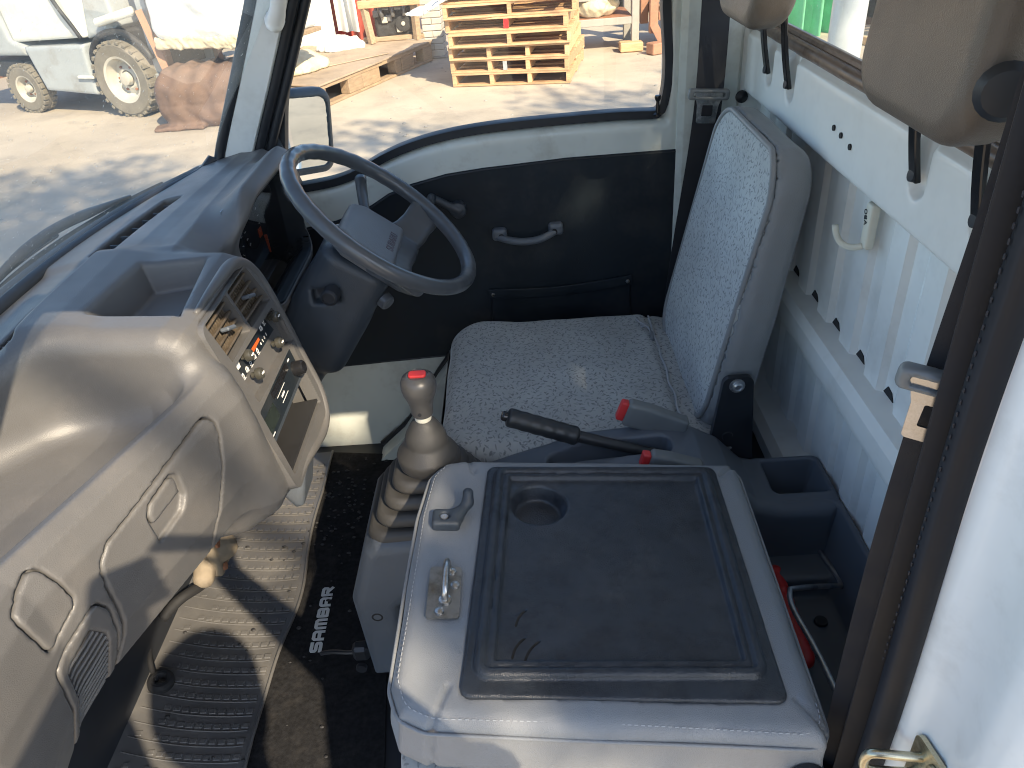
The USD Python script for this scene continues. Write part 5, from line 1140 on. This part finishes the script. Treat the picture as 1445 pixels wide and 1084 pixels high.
# white brick pier
bp = thing('brick_pier', 'whitewashed brick pier between the loading deck and the pallet stack', 'pier', (-1.03, 10.62, GZ), rotz=-6)
part(bp, 'core', box((-.115, -.115, 0), (.115, .115, 1.45)), 'mortar')
for r_ in range(18):
    for k in range(2):
        z0 = .02 + r_ * .077
        if r_ % 2: lo, hi = (-.125 + k * .127, -.125, z0), (-.002 + k * .127, .125, z0 + .067)
        else: lo, hi = (-.125, -.125 + k * .127, z0), (.125, -.002 + k * .127, z0 + .067)
        j_ = rng.uniform(-.003, .003); part(bp, 'brick', box((lo[0] + j_, lo[1] + j_, lo[2]), (hi[0] + j_, hi[1] + j_, hi[2]), .005), 'brick_white', smooth=False)
part(bp, 'footing', box((-.17, -.17, 0), (.17, .17, .018), .005), 'mortar')

# ---- steel racks with engines on the right
rk = thing('steel_rack', 'grey square-tube steel rack loaded with engine parts right of the pallets', 'rack', (.9, 10.3, GZ))
for z_ in (.30, .585, 1.05):
    for y_ in (10.0, 10.75): part(rk, 'beam', box((.02, y_ - .035, GZ + z_), (1.46, y_ + .035, GZ + z_ + .085), .006), 'rack_grey')
for x_ in (0.0, 1.50):
    for y_ in (10.0, 10.75): part(rk, 'post', box((x_ - .045, y_ - .045, GZ), (x_ + .045, y_ + .045, GZ + 1.6), .006), 'rack_grey')
part(rk, 'brace', tube([(1.46, 10.0, GZ + .62), (1.05, 10.0, GZ + 1.05)], .035, 4), 'rack_grey', smooth=False)
part(rk, 'shelf', box((.0, 9.98, GZ + .386), (1.46, 10.76, GZ + .394)), 'rust_steel')
engine('engine', 'engine lying on the lower shelf of the grey rack', (.55, 10.4, GZ + .396), .55, 15, seed=5)
single('sack', nets(lump((1.02, 10.2, GZ + .53), (.30, .26, .16), .08, 5, 4, GZ + .396), (.6, 9.8, GZ + .35), (1.45, 10.6, GZ + .8), .016), 'cloth_cream', 'pale sagging sack on the grey rack beside the engine', 'sack', smooth=True)
rk2 = thing('steel_rack', 'rusty orange-brown steel rack with a propped foot nearest the window post', 'rack', (2.2, 10.0, GZ))
for z_ in (.335, .68):
    for y_ in (9.85, 10.6): part(rk2, 'beam', box((1.76, y_ - .035, GZ + z_), (3.1, y_ + .035, GZ + z_ + .095), .006), 'rust_light')
for x_ in (1.70, 3.14):
    for y_ in (9.85, 10.6): part(rk2, 'post', box((x_ - .05, y_ - .05, GZ + .20), (x_ + .05, y_ + .05, GZ + 1.5), .006), 'rust_light')
part(rk2, 'leg', tube([(1.70, 9.85, GZ + .30), (1.80, 9.70, GZ + .10)], .065, 4), 'rust_light', smooth=False)
part(rk2, 'foot', turn(box((1.60, 9.58, GZ + .004), (2.02, 9.74, GZ + .13), .01), (0, 0, 1), 24, (1.8, 9.66, 0)), 'rust_light')
for k in range(3): part(rk2, 'sheet', box((1.77, 9.83, GZ + .432 + k * .022), (3.08, 10.6, GZ + .446 + k * .022)), 'wood_grey', smooth=False)
engine('engine', 'black engine block on the shelf of the rusty rack', (2.35, 10.2, GZ + .50), .55, -20, seed=8)
single('wood_chock', box((1.30, 9.82, GZ + .004), (1.58, 10.02, GZ + .11), .01), 'wood_light', 'short timber chock on the ground under the grey rack', 'block', smooth=False)
sh = thing('storage_shed', 'dim open shed wall of dark sheeting far behind the racks', 'shed', (-2, 15.5, GZ))
for k in range(30): part(sh, 'sheet_panel', box((-13 + k * .8, 15.5 + .02 * (k % 2), GZ), (-12.21 + k * .8, 15.53 + .02 * (k % 2), GZ + 3.2)), 'rust_steel', smooth=False)
for k, (x_, y_) in enumerate(((.4, 12.6), (1.9, 12.9), (3.2, 12.4), (-.9, 13.0), (-9.2, 14.0), (-8.0, 13.7), (-6.9, 13.9), (-5.6, 13.6), (-4.5, 13.2))):
    if k < 4: engine('engine', ('engine standing on the ground behind the grey rack', 'engine on the ground behind the gap between both racks', 'engine on the ground behind the rusty rack', 'engine on the ground behind the brick pier')[k], (x_, y_, GZ + .01), 1.5, 30 * k, seed=20 + k)
    else: engine('engine', ('scrap engine farthest left behind the forklift', 'scrap engine behind the forklift counterweight', 'scrap engine behind the forklift bonnet', 'scrap engine behind the forklift mast', 'scrap engine right of the forklift mast')[k - 4], (x_, y_, GZ + .01), 1.7, 40 * k, seed=20 + k)
single('scrap_heap', nets(lump((-7.6, 12.2, GZ + .1), (1.2, .6, .75), .45, 3.0, 6, GZ), (-9, 11.3, GZ), (-6.2, 13, GZ + 1.3), .04), 'rust_light', 'heap of rusty red scrap behind the forklift bonnet', 'scrap', smooth=False)

# ---- forklift
fk = thing('forklift', 'old grey and white forklift truck seen through the windscreen', 'forklift', (-5.675, 9.03, GZ), rotz=-22.2)
def tyre(c, r, w, rim_r, nm):
    prof = [(rim_r, -w * .42), (rim_r + .02, -w * .5), (r - .035, -w * .5), (r - .008, -w * .40), (r, -w * .25), (r, w * .25), (r - .008, w * .40), (r - .035, w * .5), (rim_r, w * .45)]
    t = part(fk, 'wheel', lathe(np.array(prof), c, (0, -1, 0), 48), 'tyre', smooth=35)
    for k in range(26):
        a_ = 2 * math.pi * k / 26
        for s in (-1, 1): part(t, 'lug', turn(moved(box((-.022, -.5 * w, r - .02), (.022, -.14 * w, r + .010), .004) if s < 0 else box((-.022, .14 * w, r - .02), (.022, .5 * w, r + .010), .004), (0, 0, 0)), (0, 1, 0), math.degrees(a_) + (7 if s > 0 else 0)).apply_translation(c), 'tyre', smooth=False)
    part(t, 'rim', lathe(np.array([(0, -.02), (rim_r * .32, -.02), (rim_r * .36, .02), (rim_r * .42, .02), (rim_r * .72, -.03), (rim_r * .80, -.02), (rim_r * .92, w * .42), (rim_r * 1.02, w * .46), (rim_r * 1.04, w * .40), (rim_r * .97, -w * .40), (0, -w * .40)]), c, (0, -1, 0), 40), 'rim_cream', smooth=35)
    part(t, 'hub', lathe([(0, 0), (rim_r * .30, 0), (rim_r * .26, .05), (0, .06)], (c[0], c[1] - .02, c[2]), (0, -1, 0), 20), 'rim_cream')
    for k in range(6):
        a_ = 2 * math.pi * k / 6; part(t, 'wheel_nut', lathe([(0, 0), (.014, 0), (.013, .02), (0, .022)], (c[0] + rim_r * .55 * math.cos(a_), c[1] - .0, c[2] + rim_r * .55 * math.sin(a_)), (0, -1, 0), 6), 'rust_steel')
tyre((0, .10, .265), .265, .18, .145, 'r'); tyre((1.56, .10, .385), .385, .24, .235, 'f'); tyre((0, 1.05, .265), .265, .18, .145, 'r'); tyre((1.56, 1.10, .385), .385, .24, .235, 'f')
def fsd(poly, y0, y1, r): return lambda p: extr(poly2(p[:, 0], p[:, 2], poly), p[:, 1] - (y0 + y1) / 2, (y1 - y0) / 2, r)
part(fk, 'chassis', nets(fsd([(.24, .72), (.36, .26), (1.12, .22), (1.14, .74)], .0, 1.15, .03), (.1, -.1, .1), (1.3, 1.25, .9), .02), 'lift_grey', smooth=40)
part(fk, 'step_plate', box((.95, -.035, .40), (1.18, .0, .43), .006), 'lift_white')
part(fk, 'bonnet', nets(fsd([(.06, .76), (.02, 1.20), (.10, 1.27), (.85, 1.32), (1.02, 1.22), (1.16, .80)], .04, 1.10, .04), (-.1, -.05, .65), (1.3, 1.2, 1.4), .02), 'lift_white', smooth=40)
part(fk, 'counterweight', nets(fsd([(-.62, .62), (-.66, 1.10), (-.56, 1.24), (.00, 1.22), (.04, .80), (.22, .72), (.22, .62)], .02, 1.13, .05), (-.8, -.1, .5), (.3, 1.25, 1.35), .02), 'lift_grey', smooth=40)
part(fk, 'tow_beam', box((-.75, .1, .38), (.0, 1.0, .56), .01), 'engine_dark')
part(fk, 'fender', tube([(1.56 + .47 * math.cos(a_), .08, .385 + .47 * math.sin(a_)) for a_ in np.linspace(math.radians(160), math.radians(25), 24)], .035, 6), 'engine_dark', smooth=True)
part(fk, 'inner_arch', box((1.16, .26, .2), (1.95, 1.0, .85), .02), 'engine_dark')
part(fk, 'dash_panel', nets(fsd([(1.14, .78), (1.30, 1.45), (1.55, 1.45), (1.62, .90), (1.5, .86)], .10, 1.05, .03), (1.0, .0, .7), (1.7, 1.15, 1.6), .02), 'lift_grey', smooth=40)
for y_ in (.10, 1.05):
    part(fk, 'guard_post', tube([(-.10, y_, 1.2), (-.22, y_, 2.1)], .035, 6), 'lift_grey', smooth=True); part(fk, 'guard_post', tube([(1.42, y_, 1.30), (1.05, y_, 2.1)], .035, 6), 'lift_grey', smooth=True)
part(fk, 'guard_roof', box((-.3, .05, 2.1), (1.2, 1.1, 2.14), .01), 'lift_grey')
part(fk, 'seat', nets(lambda p: smin(rbox(p, (.45, .55, 1.40), (.24, .24, .07), .05), rbox(p, (.22, .55, 1.65), (.06, .22, .22), .05), .05), (.1, .2, 1.25), (.8, .9, 1.95), .025), 'engine_dark', smooth=True)
part(fk, 'lift_lever', tube([(.98, .25, 1.28), (1.08, .25, 1.6)], .012, 6), 'engine_dark')
part(fk, 'hose', tube(smoothpath([(.88, .02, 1.30), (1.00, -.01, 1.10), (1.10, .0, .92), (1.14, .02, .80)], 20), .022, 8), 'engine_dark', smooth=True)
for y_ in (.18, .95):
    mm_ = part(fk, 'mast_rail', box((1.92, y_ - .05, .10), (2.06, y_ + .05, 2.3), .01), 'lift_grey'); part(mm_, 'inner_rail', box((2.065, y_ - .04, .14), (2.13, y_ + .04, 2.1), .006), 'rust_light')
for z_ in (.35, 1.2, 2.2): part(fk, 'cross_bar', box((1.93, .1, z_), (2.05, 1.05, z_ + .08), .008), 'lift_grey')
part(fk, 'tilt_strut', tube([(1.45, .02, .95), (1.95, .05, 1.05)], .045, 10), 'lift_white', smooth=True)
car = part(fk, 'carriage', box((2.14, .05, .70), (2.20, 1.10, 1.05), .008), 'rust_light')
for y_ in (.25, .85): part(car, 'fork', prism([(2.20, .66), (2.20, 1.1), (2.25, 1.1), (2.25, .71), (3.4, .685), (3.4, .665)], y_ - .06, y_ + .06, XZ(0)), 'rust_steel')
part(fk, 'guard_strap', tube([(2.02, .06, 1.05), (2.28, .02, .10)], .05, 4), 'rust_light', smooth=False)
# the wrapped load on its forks
ld = thing('wrapped_load', 'bulky load wrapped in white tarpaulin with a brown strap carried on the forklift forks', 'load', (-3.6, 8.2, GZ), rotz=-22.2)
# local frame as the forklift, from its rear wheel
def f_load(p):
    d = rbox(p, (.62, .50, 1.12), (.65, .58, .36), .14); d = d + .07 * nz(p, 2.6, 3) + .02 * np.sin(p[:, 0] * 9 + 4 * p[:, 2]) + .03 * nz(p, 9, 5)
    d = smin(d, rbox(p, (.62, .50, .80), (.61, .52, .07), .05) + .03 * nz(p, 12, 8), .04)
    return cut(d, np.abs(p[:, 2] - 1.24 + .06 * np.sin(p[:, 0] * 2.2)) - .0, .05) if False else d
part(ld, 'tarpaulin', nets(f_load, (-.2, -.3, .6), (2.0, 1.3, 1.65), .022), 'cloth_white', smooth=True)
sp_ = []
for t in np.linspace(-.06, 1.30, 60):
    z_ = 1.27 - .05 * math.sin(t * 2.4) + .05 * t; yv = np.linspace(-.4, .3, 300); v = f_load(np.stack([np.full(300, t), yv, np.full(300, z_)], 1)); ii = np.where(v < 0)[0]; sp_.append((t, (yv[ii[0]] if len(ii) else .0) - .010, z_))
part(ld, 'strap', strip(sp_, .055, .008, (0, -1, .1)), 'strap_brown', smooth=40)
part(ld, 'fringe', nets(lambda p: rbox(p, (.62, -.05, .76), (.63, .03, .06), .02) + .05 * nz(p, 18, 2), (-.1, -.2, .6), (1.8, .1, .9), .014), 'cloth_cream', smooth=True)
part(ld, 'pallet_board', box((.0, .0, .69), (1.28, 1.0, .73), .004), 'wood_grey', smooth=False)
# brown covered bundle on the ground
def f_bun(p):
    q = p - np.array([-3.02, 8.02, GZ]); x, y, z = q.T
    d = rbox(q, (0, 0, .26), (.62, .38, .30), .22) + .022 * np.sin(x * 30 + 5 * z + 3 * np.sin(z * 7)) * np.clip(z / .3, .2, 1) * .6 + .04 * nz(p, 5, 7)
    d = smin(d, rbox(q, (-.42, -.30, .02), (.26, .10, .022), .02) + .035 * nz(p, 11, 3), .06)
    return np.maximum(d - .004 * np.exp(-((z - .24) / .015) ** 2) * -1, .004 - z)
single('covered_bundle', nets(f_bun, (-4.0, 7.4, GZ - .02), (-2.2, 8.7, GZ + .7), .014), 'cloth_brown', 'brown velvet cover pulled over a bulky bundle on the ground by the forklift', 'bundle', smooth=True)

# ---- seen through the rear window
single('green_tarpaulin', drape((2.7, 9.9), (4.05, 10.0), GZ + .02, GZ + 1.9, 6, .10, 5), 'tarp_green', 'bright green tarpaulin hanging outside behind the rear window', 'tarpaulin', smooth=True)
cr = thing('timber_crate', 'weathered open timber crate outside behind the rear window', 'crate', (4.9, 9.9, GZ))
for k in range(5): part(cr, 'slat', box((4.35, 9.60, GZ + .05 + k * .17), (5.6, 9.62, GZ + .17 + k * .17), .003), 'wood_grey', smooth=False)
for x_ in (4.30, 4.95, 5.6): part(cr, 'upright', box((x_, 9.622, GZ), (x_ + .09, 9.70, GZ + 1.15), .004), 'wood_grey', smooth=False)
part(cr, 'back_panel', box((4.3, 10.4, GZ), (5.7, 10.42, GZ + 1.0)), 'engine_dark')
for k in range(6): part(cr, 'top_slat', box((4.33, 9.64 + k * .13, GZ + 1.152), (5.66, 9.74 + k * .13, GZ + 1.17), .003), 'wood_light', smooth=False)
single('wood_offcut', turn(box((4.0, 9.15, GZ + .005), (4.4, 9.25, GZ + .09), .005), (0, 0, 1), 12, (4.2, 9.2, 0)), 'wood_light', 'short timber offcut lying on the ground outside the rear window', 'board', smooth=False)
part(cab, 'guard_post', tube([(.66, 1.335, .3), (.66, 1.335, 2.0)], .033, 20), 'white_paint', smooth=True)
part(cab, 'load_bed', box((.56, .04, -.02), (2.3, 1.42, .03), .01), 'white_paint')

# ---- small stones and leaves on the yard
st_ = []
for k in range(260):
    x_, y_ = rng.uniform(-6, 3), rng.uniform(3, 10.5); s_ = rng.uniform(.006, .022)
    b = trimesh.creation.icosphere(subdivisions=1, radius=s_); b.vertices *= [1, rng.uniform(.6, 1), .5]; b.apply_translation((x_, y_, GZ + s_ * .1)); st_.append(b)
single('gravel', st_, 'mortar', 'scattered small stones on the yard', None, smooth=False, kind='stuff')

# ---- crumbs of dirt trodden into the mats
cb_ = []
for k in range(170):
    x_, y_ = rng.gauss(-.50, .055), rng.gauss(1.10, .10)
    if k > 110: x_, y_ = rng.uniform(-.78, -.40), rng.uniform(.45, 1.30)
    s_ = rng.uniform(.0012, .0045); b = trimesh.creation.icosphere(subdivisions=1, radius=s_); b.vertices *= [1.2, rng.uniform(.6, 1), .6]; b.apply_translation((x_, y_, (.0072 if x_ < -.555 else .0035) + s_ * .2)); cb_.append(b)
single('dirt_crumbs', cb_, 'engine_dark', 'crumbs of dark dirt scattered over the floor mats', None, smooth=False, kind='stuff')

# ---- the tree whose shade dapples the yard, and the photographer at the open door (both stand outside the frame)
tre = thing('shade_tree', 'tall spreading tree on the passenger side of the truck', 'tree', (6.8, -7.5, GZ))
part(tre, 'trunk', tube(smoothpath([(6.8, -7.5, GZ - .1), (6.7, -7.3, 1.5), (6.4, -6.9, 3.2), (6.0, -6.2, 5.0), (5.4, -5.2, 6.6)], 30), np.linspace(.24, .07, 30), 10), 'bark', smooth=True)
CL = []
def at_ray(pt, z): t = (z - pt[2]) / .94; return np.array([pt[0] + .62 * t, pt[1] - t, z])
for (px_, r_, n_) in SHADE: CL.append((at_ray(px_, (5.0 if px_[2] > .3 else 8.0) + .6 * (len(CL) % 3)), r_, n_))
lim = [tube(smoothpath([(6.1, -6.3, 4.6), (6.1 + (c_[0] - 6.1) * .5, -6.3 + (c_[1] + 6.3) * .5, 4.9 + (c_[2] - 4.9) * .4), tuple(c_)], 12), np.linspace(.05, .012, 12), 6) for c_, r_, n_ in CL]
for l_ in lim: part(tre, 'limb', l_, 'bark', smooth=True)
lv = []
quad = np.array([(-.5, 0, 0), (0, -.22, .04), (.5, 0, 0), (0, .22, .04)])
VV, FF = [], []
for c_, r_, n_ in CL:
    for k in range(n_):
        d = nr.normal(size=3); d /= np.linalg.norm(d); p_ = c_ + d * r_ * nr.random() ** .45 * np.array([1, 1, .6])
        s_ = nr.uniform(.07, .13) * (1.7 if c_[2] > 7 else 1); A = trimesh.transformations.random_rotation_matrix(nr.random(3))[:3, :3]
        q_ = (quad * s_) @ A.T + p_; b = len(VV) * 4; VV.append(q_); FF += [[b, b + 1, b + 2], [b, b + 2, b + 3]]
part(tre, 'crown', trimesh.Trimesh(np.vstack(VV), np.array(FF), process=False), 'leaf', smooth=False, kind='stuff')

pe = thing('person', 'person in a dark blue shirt leaning in at the open passenger door holding a phone', 'person', (.14, -.80, GZ))
import manifold3d as m3
def body(bones, ref=.03, it=8):
    acc = None
    for a_, b_, ra, rb in bones:
        s1 = m3.Manifold.sphere(ra, 20).translate(tuple(map(float, a_))); s2 = m3.Manifold.sphere(rb, 20).translate(tuple(map(float, b_)))
        h_ = m3.Manifold.batch_hull([s1, s2]); acc = h_ if acc is None else acc + h_
    m_ = tm(acc.refine_to_length(ref)); m_.merge_vertices(); trimesh.smoothing.filter_taubin(m_, iterations=it); return m_
PEL, CH, NK, HD = (.15, -.84, .32), (.13, -.74, .74), (.11, -.68, .95), (.09, -.62, 1.10)
SL, SR = (-.06, -.69, .88), (.31, -.71, .88); EL, ER = (-.22, -.50, .97), (.27, -.46, 1.00); HL, HR = (-.065, -.42, 1.235), (.085, -.405, 1.235)
FL, FRt = (.04, -.80, GZ + .06), (.28, -.86, GZ + .06)
bones = [(PEL, CH, .145, .155), (CH, NK, .13, .065), (NK, HD, .058, .065), (HD, (.085, -.605, 1.16), .088, .092), (SL, CH, .065, .12), (SR, CH, .065, .12), (SL, EL, .055, .045), (EL, HL, .043, .028), (SR, ER, .055, .045), (ER, HR, .043, .028),
         ((.07, -.84, .26), (.05, -.80, -.16), .095, .062), ((.05, -.80, -.16), FL, .060, .042), ((.24, -.85, .26), (.26, -.84, -.16), .095, .062), ((.26, -.84, -.16), FRt, .060, .042), (FL, (FL[0], FL[1] + .15, GZ + .045), .045, .04), (FRt, (FRt[0], FRt[1] + .15, GZ + .045), .045, .04), ((.09, -.52, 1.11), (.09, -.60, 1.11), .015, .03)]
for h_, s_ in ((HL, 1), (HR, -1)):
    h_ = np.array(h_); bones.append((h_, h_ + [0, .02, .04], .028, .024))
    for k in range(4): bones.append((h_ + [s_ * -.01, .02, .02 + .018 * k - .02], h_ + [s_ * .03, .045, .02 + .018 * k - .02], .0085, .008))
    bones.append((h_ + [0, .01, .03], h_ + [s_ * .03, -.005, .06], .010, .009))
part(pe, 'body', body(bones, .02), 'skin', smooth=True)
part(pe, 'shirt', body([(tuple(np.array(a_)), b_, ra + .014, rb + .014) for a_, b_, ra, rb in (bones[0], (CH, (.117, -.70, .88), .13, .09), bones[4], bones[5], bones[6], bones[8])], .03), 'shirt', smooth=True)
part(pe, 'trousers', body([((.15, -.84, .30), (.15, -.84, .20), .150, .145)] + [(a_, b_ if k % 2 == 0 else tuple(np.array(b_) + [0, 0, .05]), ra + .016, rb + .016) for k, (a_, b_, ra, rb) in enumerate(bones[10:14])], .03), 'trousers', smooth=True)
part(pe, 'hair', body([((.088, -.645, 1.15), (.088, -.645, 1.18), .100, .094)], .02), 'hair', smooth=True)
ph_ = thing('phone', 'phone held up by the person at the open passenger door', 'phone', EYE)
fw = R[:, 2]; pc_ = np.array(EYE) - fw * .012
part(ph_, 'case', prism(Polygon([(-.068, -.030), (.068, -.030), (.068, .030), (-.068, .030)]).buffer(.006), -.004, .004, (pc_ + xa * .03 - ya * .012, xa, ya, -fw)), 'black_gloss')
